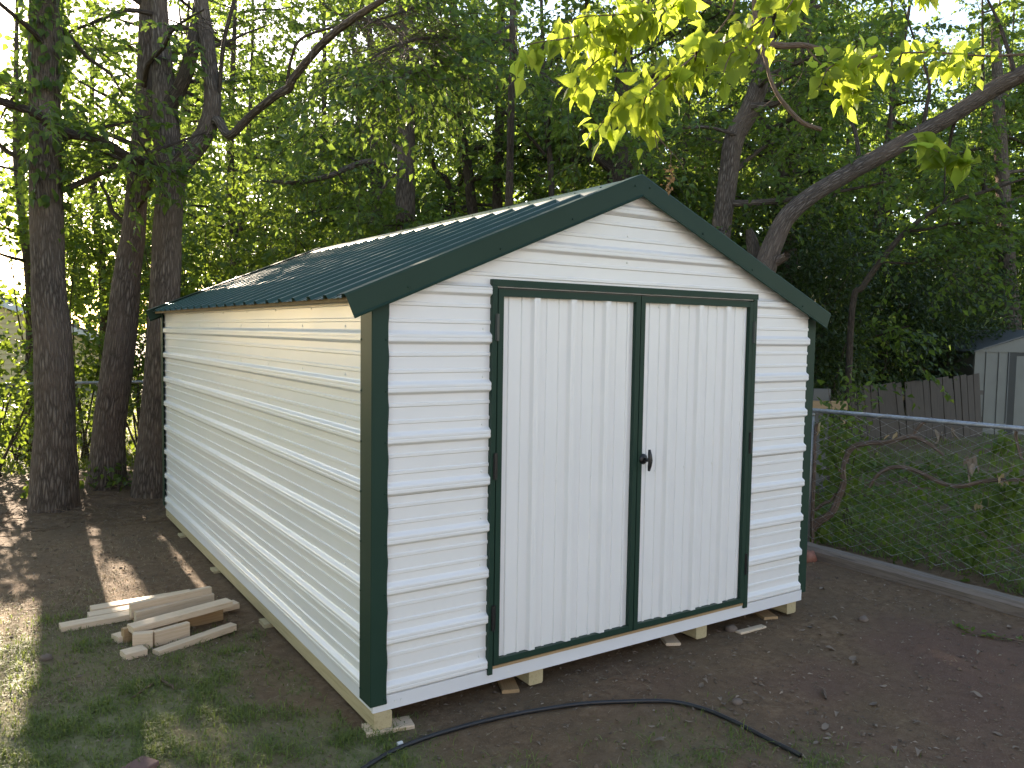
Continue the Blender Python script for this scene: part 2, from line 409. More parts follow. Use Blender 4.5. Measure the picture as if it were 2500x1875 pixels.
# left wall (faces -x), right wall, back wall
lw = empty('left_wall', (0, 0, 0), shed)
for za, zb in ((0.0, 4 * S), (4 * S + .002, 8 * S)):
    sheet('wall_sheet', lw, rib_profile(za, min(zb, 1.80)), lambda v: 0.012, lambda v: LEN - 0.012, lambda u, v, h: (-h - 0.002 + wob(u, v, 1), u, Z0 + v))
rw = empty('right_wall', (0, 0, 0), shed)
for za, zb in ((0.0, 4 * S), (4 * S + .002, 8 * S)):
    sheet('wall_sheet', rw, rib_profile(za, min(zb, 1.80)), lambda v: 0.012, lambda v: LEN - 0.012, lambda u, v, h: (W + h + 0.002, u, Z0 + v))
def gxl(v): return 0.012 if v < 1.80 else max(0.012, (v - 1.80) / math.tan(SLOPE))
bw = empty('back_wall', (0, 0, 0), shed)
for za, zb in ((0, 4 * S), (4 * S + .002, 8 * S), (8 * S + .002, 2.42)):
    sheet('wall_sheet', bw, rib_profile(za, zb), gxl, lambda v: W - gxl(v), lambda u, v, h: (u, LEN + h + 0.002, Z0 + v))
fwl = empty('front_wall', (0, 0, 0), shed)
DL, DR, DT = 0.600, 2.470, 1.880
def ff(u, v, h): return (u, -h - 0.002 + wob(u, v, 2), Z0 + v)
for za, zb in ((0, 4 * S), (4 * S + .002, DT - 0.006)):
    sheet('wall_sheet', fwl, rib_profile(za, zb), gxl, lambda v: DL - 0.004, ff)
    sheet('wall_sheet', fwl, rib_profile(za, zb), lambda v: DR + 0.006, lambda v: W - gxl(v) - 0.002 + 0.012, ff)
sheet('wall_sheet', fwl, rib_profile(DT - 0.004, 10 * S - 0.001), gxl, lambda v: W - gxl(v), ff)
sheet('wall_sheet', fwl, rib_profile(10 * S + 0.001, 2.445), gxl, lambda v: W - gxl(v), ff)
# added solid core, keeps light from leaking through the sheets
mb = MB(); e = 0.02
pr = [(e, Z0 - 0.05), (W - e, Z0 - 0.05), (W - e, ZE - e), (W / 2, ZR - 0.045), (e, ZE - e)]
V = [(x, y, z) for y in (e + 0.006, LEN - e) for x, z in pr]
mb.add(V, [(4, 3, 2, 1, 0), (5, 6, 7, 8, 9)] + [(i, (i + 1) % 5, 5 + (i + 1) % 5, 5 + i) for i in range(5)]).obj('light_block_core', M_CORE, shed)
# skirt boards
MB().box(-0.010, W + 0.018, -0.016, 0.0, Z0 - 0.064, Z0 + 0.004).obj('front_skirt', M_SKIRT, shed)
MB().box(-0.008, 0.0, 0.002, LEN, Z0 - 0.062, Z0 + 0.003).obj('side_skirt', M_SKIRT, shed)
MB().box(W, W + 0.008, 0.002, LEN, Z0 - 0.062, Z0 + 0.003).obj('side_skirt', M_SKIRT, shed)
# skids under the floor
for i, x in enumerate((0.042, 0.905, 2.115, 2.95)):
    MB().beam((x, 0.006 if i else -0.014, Z0 - 0.148), (x, LEN, Z0 - 0.148), 0.088, 0.082, ch=0.008).obj('skid', M_TREATED, shed)
# roof sheets
rf = empty('roof', (0, 0, 0), shed)
sl_c, sl_s = math.cos(SLOPE), math.sin(SLOPE)
RLEN = (W / 2 + 0.105) / sl_c
YA, YB = -0.02, LEN - 0.05
for side in (-1, 1):
    y = YA
    while y < YB - 0.01:
        y2 = min(y + 4 * S, YB)
        def fr(u, v, h, side=side):
            return (W / 2 + side * (u * sl_c + h * sl_s), v, ZR - u * sl_s + h * sl_c)
        sheet('roof_sheet', rf, rib_profile(y + (0.001 if y > YA else 0), y2, YA + 0.085, 0.020, 0.003), lambda v: 0.0, lambda v: RLEN, fr, M_GREEN)
        y = y2
# roof deck under the sheets
mb = MB()
for side in (-1, 1):
    a = [(W/2, ZR - 0.004), (W/2 + side * (W/2 + 0.085), ZR - 0.004 - (W/2 + 0.085) * math.tan(SLOPE)), (W/2 + side * (W/2 + 0.085), ZR - 0.024 - (W/2 + 0.085) * math.tan(SLOPE)), (W/2, ZR - 0.024)]
    V = [(x, yy, z) for yy in (YA + 0.004, YB - 0.004) for x, z in a]
    mb.add(V, [(0, 1, 2, 3), (7, 6, 5, 4)] + [(i, (i+1) % 4, 4 + (i+1) % 4, 4 + i) for i in range(4)])
mb.obj('roof_deck', M_CORE, rf)
# ridge cap in two lengths
for (a, b, lift) in ((-0.045, 2.55, 0.024), (2.45, YB + 0.03, 0.0215)):
    V, F = [], []
    prof = [(-0.157, -0.022), (-0.152, -0.012), (-0.146, -0.004), (-0.138, 0.0), (-0.012, 0.0), (0.012, 0.0), (0.138, 0.0), (0.146, -0.004), (0.152, -0.012), (0.157, -0.022)]
    ys = np.linspace(a, b, 14)
    for yy in ys:
        for u, h in prof:
            V.append((W/2 + u * sl_c, yy, ZR - abs(u) * sl_s + (lift + h) / sl_c * 1.0 + 0.0006 * math.sin(yy * 9 + u * 20)))
    n = len(prof)
    for i in range(len(ys) - 1):
        for j in range(n - 1): q = i * n + j; F.append((q, q + 1, q + n + 1, q + n))
    obj('ridge_cap', V, np.array(F), M_GREEN, rf)
# rake trim, front and back, both slopes
def rake(side, yf, yb, name='rake_trim'):
    """L-shaped flashing along the gable: a tall face at yf and a flange back to yb on the roof"""
    X1 = W / 2 + 0.149
    u1 = X1 / sl_c; lift = 0.030
    V, F = [], []; N = 16; sg = 1 if yf < yb else -1
    prof = [(yb, lift - 0.005), (yb, lift), (yf, lift + 0.003), (yf - 0.004 * sg, lift - 0.004), (yf - 0.003 * sg, -0.066), (yf - 0.014 * sg, -0.074), (yf - 0.012 * sg, -0.079), (yf + 0.004 * sg, -0.072)]
    for i in range(N):
        u = u1 * i / (N - 1)
        for (yy, h) in prof:
            if i == 0: x = W / 2; z = ZR + h / sl_c           # mitred at the peak
            else: x = W / 2 + side * (u * sl_c + h * sl_s); z = ZR - u * sl_s + h * sl_c
            V.append((x, yy + 0.0012 * math.sin(u * 7), z))
    n = len(prof)
    for i in range(N - 1):
        for j in range(n - 1): q = i * n + j; F.append((q, q + 1, q + n + 1, q + n))
    return obj(name, V, np.array(F), M_TRIM, rf)
for side in (-1, 1):
    rake(side, -0.050, 0.045)
    rake(side, YB + 0.035, YB - 0.04)
mb = MB()
# small dark screw heads on the rake trim
def screw(mb, p, n, r=0.006):
    p = Vector(p); n = Vector(n).normalized(); a = n.orthogonal().normalized(); b = n.cross(a)
    V = [tuple(p + (a * math.cos(t) + b * math.sin(t)) * r) for t in [k * math.pi / 3 for k in range(6)]]
    V += [tuple(p + n * r * 0.7 + (a * math.cos(t) + b * math.sin(t)) * r * 0.6) for t in [k * math.pi / 3 for k in range(6)]]
    mb.add(V, [(i, (i + 1) % 6, 6 + (i + 1) % 6, 6 + i) for i in range(6)] + [(6, 7, 8, 9, 10, 11)])
for side in (-1, 1):
    for u in (0.06, 0.52, 0.98, 1.50):
        h = -0.045 if u > 0.1 else -0.01
        screw(mb, (W/2 + side * (u * sl_c + h * sl_s), -0.055, ZR - u * sl_s + h * sl_c), (0, -1, 0))
for k in range(9):                                     # ridge cap screws
    screw(mb, (W/2 - 0.12 * sl_c, 0.16 + S * k, ZR - 0.12 * sl_s + 0.026), (-sl_s, 0, sl_c), 0.007)
# corner trims
def corner(name, pts, z0, z1, amp=0.004):
    """folded strip: pts is the plan polyline, run from z0 to z1 with a slight waviness of the steel"""
    V, F = [], []; N = 40; n = len(pts)
    for i in range(N):
        z = z0 + (z1 - z0) * i / (N - 1)
        for j, (x, y) in enumerate(pts):
            w = amp * math.sin(z * 2 * math.pi / S * 1.0 + j) * (1 if j in (0, n - 1) else 0.15)
            V.append((x + (w if j == n - 1 else 0), y + (w if j == 0 else 0) , z - (0.012 if (j in (0,) and i == 0) else 0) * 0))
    for i in range(N - 1):
        for j in range(n - 1): q = i * n + j; F.append((q, q + 1, q + n + 1, q + n))
    return obj(name, V, np.array(F), M_TRIM, shed)
corner('corner_trim', [(-0.0215, 0.105), (-0.026, 0.10), (-0.026, -0.022), (-0.022, -0.026), (0.052, -0.026), (0.055, -0.0215)], Z0 - 0.030, ZE - 0.02)
corner('corner_trim', [(W - 0.035, 0.0015), (W - 0.03, -0.001), (W + 0.080, -0.001), (W + 0.083, 0.003), (W + 0.083, 0.10), (W + 0.028, 0.102)], Z0 - 0.022, ZE - 0.02, 0.001)
corner('corner_trim', [(-0.0215, LEN - 0.07), (-0.026, LEN - 0.065), (-0.026, LEN + 0.024), (0.05, LEN + 0.026)], Z0 - 0.03, ZE - 0.01, 0.001)
corner('corner_trim', [(W + 0.0215, LEN - 0.07), (W + 0.026, LEN - 0.065), (W + 0.026, LEN + 0.024), (W - 0.05, LEN + 0.026)], Z0 - 0.03, ZE - 0.01, 0.001)
for k in range(0, 9):
    screw(mb, (0.042, -0.0262, Z0 + k * S + (-0.005 if k == 0 else 0.02)), (0, -1, 0)); screw(mb, (-0.0262, 0.09, Z0 + k * S + 0.02), (-1, 0, 0))
    screw(mb, (W + 0.02, -0.0015, Z0 + k * S + 0.05), (0, -1, 0), 0.005)
mb.obj('green_screws', M_TRIM, shed, kind='stuff')
# white screws
mb = MB()
for k in range(0, 8):
    for y in (0.34, 0.95, 1.56, 2.17, 2.78, 3.39, 4.0, 4.6):
        screw(mb, (-0.002, y, Z0 + k * S + 0.079), (-1, 0, 0), 0.0065)
    screw(mb, (0.555, -0.002, Z0 + k * S + 0.076), (0, -1, 0), 0.0065)
for z in (2.04, 2.18):
    for x in (0.95, 1.45, 1.95): screw(mb, (x, -0.002, Z0 + z + 0.05 * (x - 1.4)), (0, -1, 0), 0.0065)
for y in np.arange(0.2, 4.8, 0.61): screw(mb, (-0.002, y, ZE - 0.03), (-1, 0, 0), 0.0065)
for x in (0.10, 0.13, 0.72, 1.55, 2.1, 2.92, 2.945): screw(mb, (x, -0.0165, Z0 - 0.03), (0, -1, 0), 0.004)
mb.obj('white_screws', M_SCREWW, shed, kind='stuff')
# door frame trim
df = empty('door_frame', (0, 0, 0), shed)
MB().box(DL - 0.008, DL + 0.018, -0.0275, 0.0, Z0 - 0.02, Z0 + DT).obj('jamb_trim', M_TRIM, df)
MB().box(DR - 0.026, DR + 0.006, -0.0275, 0.0, Z0 - 0.014, Z0 + DT).obj('jamb_trim', M_TRIM, df)
MB().box(DL - 0.010, DR + 0.010, -0.0295, 0.0, Z0 + DT + 0.001, Z0 + DT + 0.034).obj('head_trim', M_TRIM, df)
MB().box(DL + 0.019, DR - 0.027, 0.0, 0.004, Z0 + 0.006, Z0 + DT).obj('black_backing', M_BLACK, df)  # black sheet filling the opening behind both doors
MB().box(DL + 0.02, DR - 0.028, -0.022, -0.0165, Z0 + 0.004, Z0 + 0.018).obj('sill_strip', M_PINEB, df)
# doors
def door(x0, x1, off, hinge_x):
    d = empty('door', ((x0 + x1) / 2, 0, Z0), shed)
    cx = (x0 + x1) / 2
    zb, zt, st = 0.024, DT - 0.012, 0.030
    sheet('door_panel', d, rib_profile(x0 + st - 0.004, x1 - st + 0.004, off, 0.026, 0.0075), lambda v: zb + 0.026, lambda v: zt - 0.028,
          lambda u, v, h: (v - cx, -0.004 - h * 0.9 + wob(u, v, 5), u))
    f = empty('door_edge_frame', (0, 0, 0), d)
    MB().box(x0 - cx, x0 + st - cx, -0.0310, 0.0, zb, zt).obj('stile', M_TRIM, f)
    MB().box(x1 - st - cx, x1 - cx, -0.0310, 0.0, zb, zt).obj('stile', M_TRIM, f)
    MB().box(x0 + st - cx, x1 - st - cx, -0.0300, 0.0, zt - 0.034, zt - 0.001).obj('rail', M_TRIM, f)
    MB().box(x0 + st - cx, x1 - st - cx, -0.0300, 0.0, zb + 0.001, zb + 0.031).obj('rail', M_TRIM, f)
    for z in (0.20, 0.95, 1.62):
        h = MB(); h.tube([(hinge_x - cx, -0.034, z), (hinge_x - cx, -0.034, z + 0.13)], [0.007, 0.007], 8)
        h.box(hinge_x - cx - 0.012, hinge_x - cx + 0.012, -0.0330, -0.0315, z + 0.002, z + 0.128).obj('hinge', M_HINGE if z > 1.5 else M_BLACK, d)
    m2 = MB()
    for r in np.arange(x0 + 0.12, x1 - 0.05, S):
        for z in (0.075, 0.90, DT - 0.07): screw(m2, (r - cx + 0.03, -0.0065, z + 0.02 * (r - x0)), (0, -1, 0), 0.006)
    m2.obj('screws', M_SCREWW, d, kind='stuff')
    return d, cx
dl_, cxl = door(0.622, 1.530, 0.823 - S, 0.616)
dr_, cxr = door(1.536, 2.438, 1.745 - S, 2.446)
# T handle on the right door
hp = onY(1563, 1126, -0.08); hx, hz = 1.575 - cxr, hp[2] - Z0
h = MB(); h.tube([(hx, -0.014, hz), (hx, -0.036, hz), (hx, -0.044, hz)], [0.030, 0.029, 0.018], 14)
h.tube([(hx, -0.040, hz), (hx, -0.078, hz)], [0.011, 0.010], 10)
hd = h.obj('handle', M_BLACK, dr_, True)
h = MB(); P = [(hx, -0.079, hz - 0.058), (hx, -0.084, hz - 0.03), (hx, -0.089, hz), (hx, -0.084, hz + 0.03), (hx, -0.079, hz + 0.058)]
h.tube(P, [0.007, 0.0115, 0.0125, 0.0115, 0.007], 10).obj('grip', M_BLACK, hd, True)
h = MB(); screw(h, (hx + 0.002, -0.101, hz - 0.004), (0, -1, 0), 0.0035); h.obj('key_cylinder', M_GALV, hd)

# pads of scrap timber under the skids
def pad(a, b, w, hgt, mat, label, zoff=-0.012):
    o = MB(); a = np.array(a, float); b = np.array(b, float); c = (a + b) / 2; L = np.linalg.norm(b - a)
    o.beam((-L/2, 0, 0), (L/2, 0, 0), w, hgt, ch=0.003)
    ob = o.obj('wood_pad', mat, None, label=label, category='wood block', group='scrap wood pads under the shed')
    ob.location = (c[0], c[1], zoff); ob.rotation_euler.z = math.atan2(b[1] - a[1], b[0] - a[0]); return ob
pad((-0.03, 0.035), (0.19, -0.005), 0.10, 0.034, M_PINE, 'flat pine pad on the ground under the front left corner of the shed')
pad((0.76, 0.02), (0.90, 0.36), 0.09, 0.034, M_PINEB, 'brown pine pad under the shed below the left door')
pad((1.92, 0.04), (2.1, 0.40), 0.09, 0.034, M_PINE, 'orange-tinged pine pad under the shed below the right door')
pad((2.78, 0.03), (2.92, 0.42), 0.10, 0.036, M_PINEB, 'split pine pad under the front right corner of the shed')
for k, (yy, lb) in enumerate(((1.62, 'nearest'), (2.9, 'middle'), (4.1, 'farthest'))):
    pad((-0.035, yy), (0.2, yy), 0.12, 0.034, M_TREATED, 'small wood pad under the long left side of the shed, %s of three' % lb)

# ------------------------------------------------------------------ lumber scraps beside the shed
def board(pa, pb, w, hgt, zoff, mat, label, tilt=0.0, ext=0.0):
    """pa, pb: photo pixels of the ends of its bottom edge centre at height zoff"""
    a = gp(pa[0], pa[1], zoff + 0.0); b = gp(pb[0], pb[1], zoff + 0.0)
    c = (a + b) / 2; d = b - a; L = np.linalg.norm(d) + ext
    m = MB(); m.beam((-L/2, 0, 0), (L/2, 0, 0), w, hgt, ch=0.003)
    o = m.obj('lumber_scrap', mat, None, label=label, category='board', group='lumber scraps heaped by the shed')
    o.location = (c[0], c[1], zoff + gz(c[0], c[1]) - 0.004)
    o.rotation_euler = (0, tilt, math.atan2(d[1], d[0])); return o
FL, ED = (0.089, 0.038), (0.038, 0.089)
board((222, 1503), (466, 1461), *FL, 0.0, M_PINE, 'rearmost long pale board of the lumber heap, lying flat with a patch of sun')
board((216, 1520), (479, 1474), *FL, 0.001, M_PINE, 'second long pale board from the back of the lumber heap')
board((147, 1549), (320, 1516), *FL, 0.002, M_PINE, 'pale board sticking out farthest left of the lumber heap')
board((318, 1510), (514, 1466), *ED, 0.040, M_PINE, 'pale board on top at the back right of the lumber heap')
board((330, 1530), (520, 1482), *ED, 0.0, M_PINE, 'pale board on edge in the middle of the lumber heap')
board((318, 1546), (560, 1484), *FL, 0.085, M_PINE, 'long pale board laid on top across the middle of the lumber heap', -0.02)
board((420, 1542), (542, 1512), *ED, 0.0, M_PINEB, 'brown board standing on edge beneath the long top board of the lumber heap')
board((528, 1490), (577, 1478), *FL, 0.03, M_PINE, 'short pale board end poking out at the right of the lumber heap')
board((300, 1579), (346, 1566), *ED, 0.0, M_PINEB, 'short brown board on edge at the left front of the lumber heap')
board((281, 1577), (302, 1571), *FL, 0.0, M_PINE, 'small pale stub poking out left of the short brown board')
board((346, 1572), (431, 1547), *ED, 0.0, M_PINE, 'pale board on edge behind the knotty block')
board((374, 1585), (460, 1560), *ED, 0.0, M_PINE, 'pinkish board standing on edge right of the knotty block')
board((325, 1593), (374, 1588), 0.05, 0.092, 0.0, M_PINE, 'square pale block with a dark knot in the lumber heap')
board((300, 1618), (353, 1604), 0.089, 0.038, 0.0, M_PINE, 'short pale block nearest the camera in front of the lumber heap')
board((380, 1607), (570, 1539), 0.06, 0.040, 0.0, M_PINE, 'long pale board lying apart at the front right of the lumber heap')
oc = board((1802, 1548), (1864, 1532), 0.045, 0.016, 0.0, M_PINE, 'thin pale offcut lying on the dirt below the right door')
oc['category'] = 'offcut'; del oc['group']

# ------------------------------------------------------------------ hose, stones, sticks, bits
def ribbon(name, P, R, n, mat, label, cat, step=0.05, **kw):
    P, R = resample(P, R, step); V, F, D, bco = tube_arrays(P, R, n)
    return obj(name, V, F, mat, None, True, {'bco': ('POINT', 'FLOAT_VECTOR', bco)}, label=label, category=cat, **kw)
hpts = [(845, 1905), (900, 1866), (960, 1832), (1040, 1802), (1140, 1772), (1240, 1749), (1330, 1734), (1430, 1721), (1540, 1715), (1640, 1716), (1720, 1733), (1800, 1766), (1870, 1800), (1925, 1829), (1955, 1846)]
HP = []
for (a, b) in hpts:
    p = gp(a, b, 0.015); HP.append((p[0], p[1], float(np.mean(gh(p[0] + np.linspace(-.15, .15, 7), np.full(7, p[1])))) + 0.013))
hose = ribbon('garden_hose', HP, [0.0105] * len(HP), 10, M_RUBBER, 'black hose curving across the grass in front of the shed', 'hose')
p = gp(982, 1806, 0.03)
m = MB(); q = gp(970, 1810, 0.03); m.tube([(p[0], p[1], gz(p[0], p[1]) + .0126), (q[0], q[1], gz(q[0], q[1]) + .0126)], [0.0112, 0.0112], 10); m.obj('white_band', M_WHITEP, hose)
def stone(px, py, r, mat, label, sq=0.6, cat='stone'):
    p = gp(px, py, 0.0); rs = np.random.RandomState(int(px)); V = []; F = []; nu, nv = 10, 7
    for i in range(nv):
        th = math.pi * i / (nv - 1)
        for j in range(nu):
            ph = 2 * math.pi * j / nu; k = r * (0.85 + 0.3 * rs.rand() if 0 < i < nv - 1 else 0.9)
            V.append((k * math.sin(th) * math.cos(ph), k * math.sin(th) * math.sin(ph) * 0.8, k * math.cos(th) * sq))
    for i in range(nv - 1):
        for j in range(nu): F.append((i*nu+j, i*nu+(j+1) % nu, (i+1)*nu+(j+1) % nu, (i+1)*nu+j))
    o = obj('stone', V, F, mat, None, True, None, label=label, category=cat); o.location = (p[0], p[1], gz(p[0], p[1]) + r * sq * 0.35); return o
stone(112, 1622, 0.035, M_STONE, 'dark brown stone casting a shadow in the sunlit grass at far left')
stone(1785, 1540, 0.045, M_STONE, 'brown stone beside the thin offcut below the right door')
stone(2108, 1518, 0.035, M_STONE, 'brown stone on the bare dirt right of the shed')
stone(1976, 1371, 0.07, flat('clay_red', (0.28, 0.12, 0.08)), 'reddish rounded clod peeking out behind the right corner of the shed', 0.9)
stone(1800, 1722, 0.03, M_STONE, 'tan stone on the dirt right of the hose')
def stick(pts, r, mat, label, z=0.012):
    P = []
    for a, b in pts:
        p = gp(a, b, z); P.append((p[0], p[1], gz(p[0], p[1]) + z))
    return ribbon('stick', P, [r] * (len(P) - 1) + [r * 0.5], 6, mat, label, 'stick', 0.03)
stick([(389, 1657), (396, 1672), (410, 1682), (421, 1687), (424, 1695)], 0.008, M_TWIG, 'pale crooked stick lying in the grass below the lumber heap')
stick([(325, 1714), (350, 1697), (382, 1674)], 0.0065, M_TWIG, 'straight tan stick in the grass left of the crooked one')
stick([(2010, 1688), (2013, 1698), (2016, 1708)], 0.011, M_VINE, 'short thick brown stick on the dirt right of the hose')
stick([(1695, 1832), (1760, 1828), (1800, 1838)], 0.003, M_TWIG, 'thin bent twig in the grass near the hose end')
# chip of tan bark, paver
pv = gp(305, 1868, 0.03)
o = MB().beam((-0.1, 0, 0), (0.1, 0, 0), 0.1, 0.06, ch=0.004).obj('paver', M_PAVER, None, label='reddish brown paver at the bottom edge of the yard', category='paver')
p0 = gp(318, 1906, 0.0); o.location = (p0[0], p0[1], gz(p0[0], p0[1]) - 0.042); o.rotation_euler.z = 0.55

# landscape timber along the fence
ta, tb = gp(1955, 1352, 0.0), gp(2500, 1502, 0.0)
d = (tb - ta) / np.linalg.norm(tb - ta)
P = [ta - d * 0.5 + d * s for s in np.linspace(0, 3.6, 40)]
V, F = [], []; pr = [(-0.065, 0.0), (0.065, 0.0), (0.074, 0.02), (0.074, 0.085), (0.050, 0.115), (-0.050, 0.115), (-0.074, 0.085), (-0.074, 0.02)]
sdv = np.array([d[1], -d[0], 0]); rs = np.random.RandomState(5)
for i, p in enumerate(P):
    for (x, z) in pr: V.append(p + sdv * (x + rs.randn() * 0.002 + 0.006 * math.sin(i * .4)) + np.array([0, 0, z - 0.012 + rs.randn() * 0.0015 - 0.006 * i / 40]))
n = len(pr)
for i in range(len(P) - 1):
    for j in range(n): F.append((i*n+j, i*n+(j+1) % n, (i+1)*n+(j+1) % n, (i+1)*n+j))
F += [tuple(range(n))[::-1], tuple(range((len(P)-1)*n, len(P)*n))]
obj('landscape_timber', V, F, M_TIMBER, None, False, None, label='weathered landscape timber lying along the foot of the chain link fence', category='timber')

# ------------------------------------------------------------------ chain link fences
def chain_fence(A, B, z0, z1, posts, label, pr=0.024, cell=0.084, wr=0.0022, capz=0.03):
    A = np.array([A[0], A[1], 0.0]); B = np.array([B[0], B[1], 0.0]); D = B - A; L = np.hypot(D[0], D[1]); d = D / L; nrm = np.array([-d[1], d[0], 0])
    t = empty('chain_link_fence', (A[0], A[1], 0), label=label, category='fence')
    def P(s, z, o=0.0): q = d * s + nrm * o; return (q[0], q[1], z)
    m = MB(); m.tube([P(0, z1), P(L * .5, z1 + 0.004), P(L, z1)], [0.0185] * 3, 12); m.obj('top_rail', M_GALV, t, True)
    for s in posts:
        m = MB(); m.tube([P(s, -0.05), P(s, z1 - 0.04)], [pr, pr], 12); po = m.obj('post', M_GALV, t, True)
        m = MB(); m.tube([P(s, z1 - 0.045), P(s, z1 - 0.025), P(s, z1 - 0.015)], [pr * 1.12, pr * 1.12, pr * 0.6], 12); m.obj('post_cap', M_GALV, po, True)
        m = MB()
        for z in np.linspace(z0 + 0.15, z1 - 0.2, 4): m.tube([P(s, z), P(s, z + 0.006)], [pr * 1.1, pr * 1.1], 10)
        m.obj('tie_wires', M_GALV, po, kind='stuff')
    # woven wire: zigzag strands, neighbours hook at the corners
    V, F = [], []; h = cell / 2; nz = int((z1 + 0.03 - z0) / h); off = -0.03; base = 0
    ns = int(L / cell)
    for i in range(ns):
        s0 = i * cell
        pts = []
        for k in range(nz + 1):
            side = (k + i) % 2
            pts.append(P(s0 + (cell + 0.004 if side else -0.004) * 1.0 - (0 if side else 0), z1 + 0.028 - k * h, off + (0.003 if side else -0.003)))
        pts = np.array(pts); vv, f_, _, _ = tube_arrays(pts, np.full(len(pts), wr), 4)
        V.append(vv); F.append(f_ + base); base += len(vv)
    obj('wire_mesh', np.vstack(V), np.vstack(F), M_GALV, t, True, None, kind='stuff')
    return t
FA = np.array([4.53, 1.06]); FB = np.array([4.75, -0.53]); fd = (FB - FA) / np.linalg.norm(FB - FA)
F0 = FA - fd * 2.2; F1 = FB + fd * 1.6
chain_fence((F0[0], F0[1]), (F1[0], F1[1]), 0.06, 1.20, [2.2, 5.25], 'galvanised chain link fence right of the shed with vines')
chain_fence((-4.5, 7.95), (3.6, 7.75), 0.05, 1.13, [0.6, 6.3], 'dark chain link fence behind the three trunks at the left', 0.02, 0.09, 0.0018)

# ------------------------------------------------------------------ leaves and trees
CORR = []                                      # sun shafts: the openings in the canopy that let the low sun reach these spots
def shaft(p, r, s0=0.4): CORR.append((np.array(p, float), r, s0))
for (a, b, r) in ((275, 1425, .17), (290, 1462, .2), (245, 1395, .13), (100, 1530, .2), (110, 1600, .2), (40, 1580, .26), (20, 1650, .22), (60, 1510, .16), (215, 1300, .10), (230, 1335, .09), (240, 1365, .07),
                  (415, 1320, .09), (440, 1355, .09), (470, 1412, .07), (505, 1440, .07), (540, 1470, .07), (360, 1270, .06), (40, 1280, .09), (10, 1330, .08), (620, 1775, .04), (305, 1468, .1)):
    shaft(gp(a, b, 0.0), r)
for (a, b, r) in ((1330, 130, .28), (1420, 90, .28), (1500, 60, .28), (1450, 230, .26), (1530, 300, .28), (1600, 200, .26), (1700, 140, .26), (1780, 150, .2), (2050, 190, .26), (2200, 170, .26), (2350, 150, .26), (2450, 190, .2)):
    shaft(at(a, b, 3.25), r, 1.0)
for yy in (0.1, 0.4, 0.8, 1.2, 1.6, 2.0, 2.4, 2.8, 3.2, 3.6, 4.0, 4.5): shaft((1.38, yy, 2.66), 0.13)
for (a, b, r) in ((565, 690, .12), (530, 715, .10), (640, 690, .07), (700, 640, .09)):
    q = at(a, b, 6.6); shaft(q, r)
shaft(at(410, 600, 8.6), .12); shaft(at(415, 680, 8.6), .1)
def carve(p):
    keep = np.ones(len(p), bool)
    for q, r, s0 in CORR:
        v = p - q; s = v @ SD; dd = np.linalg.norm(v - s[:, None] * SD, axis=1)
        keep &= ~((s > s0) & (dd < r))
    return keep
def unit(v): return v / (np.linalg.norm(v, axis=-1, keepdims=True) + 1e-9)
def leaf_arrays(p, d, nrm, size, width=0.62, hi=False, rs=RS):
    d = unit(d); x = unit(np.cross(d, nrm)); z = np.cross(x, d)
    N = len(p); s = size[:, None]
    if hi:
        loc = [(0, 0, 0), (-.30, .16, .05), (-.47, .42, .08), (-.26, .74, .03), (0, 1.05, -.10), (.26, .74, .03), (.47, .42, .08), (.30, .16, .05), (0, .30, -.02), (0, .66, -.03)]
        tri = [(0, 8, 1), (1, 8, 2), (2, 8, 9), (2, 9, 3), (3, 9, 4), (0, 7, 8), (7, 6, 8), (6, 9, 8), (6, 5, 9), (5, 4, 9)]
    else:
        loc = [(0, 0, 0), (-.5, .40, .09), (0, 1.0, -.08), (.5, .40, .09), (0, .45, -.02)]
        tri = [(0, 4, 1), (1, 4, 2), (0, 3, 4), (3, 2, 4)]
    k = len(loc); V = np.zeros((N, k, 3)); w = width * (0.8 + 0.4 * rs.rand(N))[:, None]; cu = (rs.rand(N)[:, None] - 0.35) * 0.5
    for i, (a, b, c) in enumerate(loc):
        V[:, i] = p + s * (x * a * w + d * b + z * (c + cu * 0.25 * b * b * -1))
    F = (np.arange(N)[:, None, None] * k + np.array(tri)[None]).reshape(-1, 3)
    return V.reshape(-1, 3), F, len(tri)
def leaf_obj(name, parent, p, d, nrm, size, mat, width=0.62, hi=False, tint=None, kind='stuff', carv=True, **kw):
    if carv:
        k = carve(p); p, d, nrm, size = p[k], d[k], nrm[k], size[k]
        if tint is not None: tint = tint[k]
    if tint is None: tint = RS.rand(len(p))
    V, F, n = leaf_arrays(p, d, nrm, size, width, hi)
    return obj(name, V, F, mat, parent, False, {'tint': ('FACE', 'FLOAT', np.repeat(tint, n))}, kind=kind, **kw)
def sprays(o, d, L, per, size, rs, droop=0.35, flat_=0.75):
    """twigs from origins o along d with length L, each carrying `per` alternate leaves"""
    N = len(o); d = unit(d)
    u = (np.arange(per)[None, :] + 0.35 + 0.5 * rs.rand(N, per)) / per
    side = np.where(np.arange(per)[None, :] % 2, 1.0, -1.0) * np.ones((N, 1))
    lat = unit(np.cross(d, np.array([0, 0, 1.0])) + rs.randn(N, 3) * 0.25)
    p = o[:, None] + d[:, None] * (L[:, None] * u)[..., None] + np.array([0, 0, -1.0]) * (droop * L[:, None] * u * u)[..., None]
    ld = lat[:, None] * side[..., None] * 0.9 + d[:, None] * 0.55 + np.array([0, 0, -1.0]) * (0.25 + 0.7 * rs.rand(N, per))[..., None] + rs.randn(N, per, 3) * 0.25
    nm = np.array([0, 0, 1.0]) * flat_ + rs.randn(N, per, 3) * 0.45
    sz = size * (0.6 + 0.65 * rs.rand(N, per))
    return p.reshape(-1, 3), ld.reshape(-1, 3), nm.reshape(-1, 3), sz.ravel()
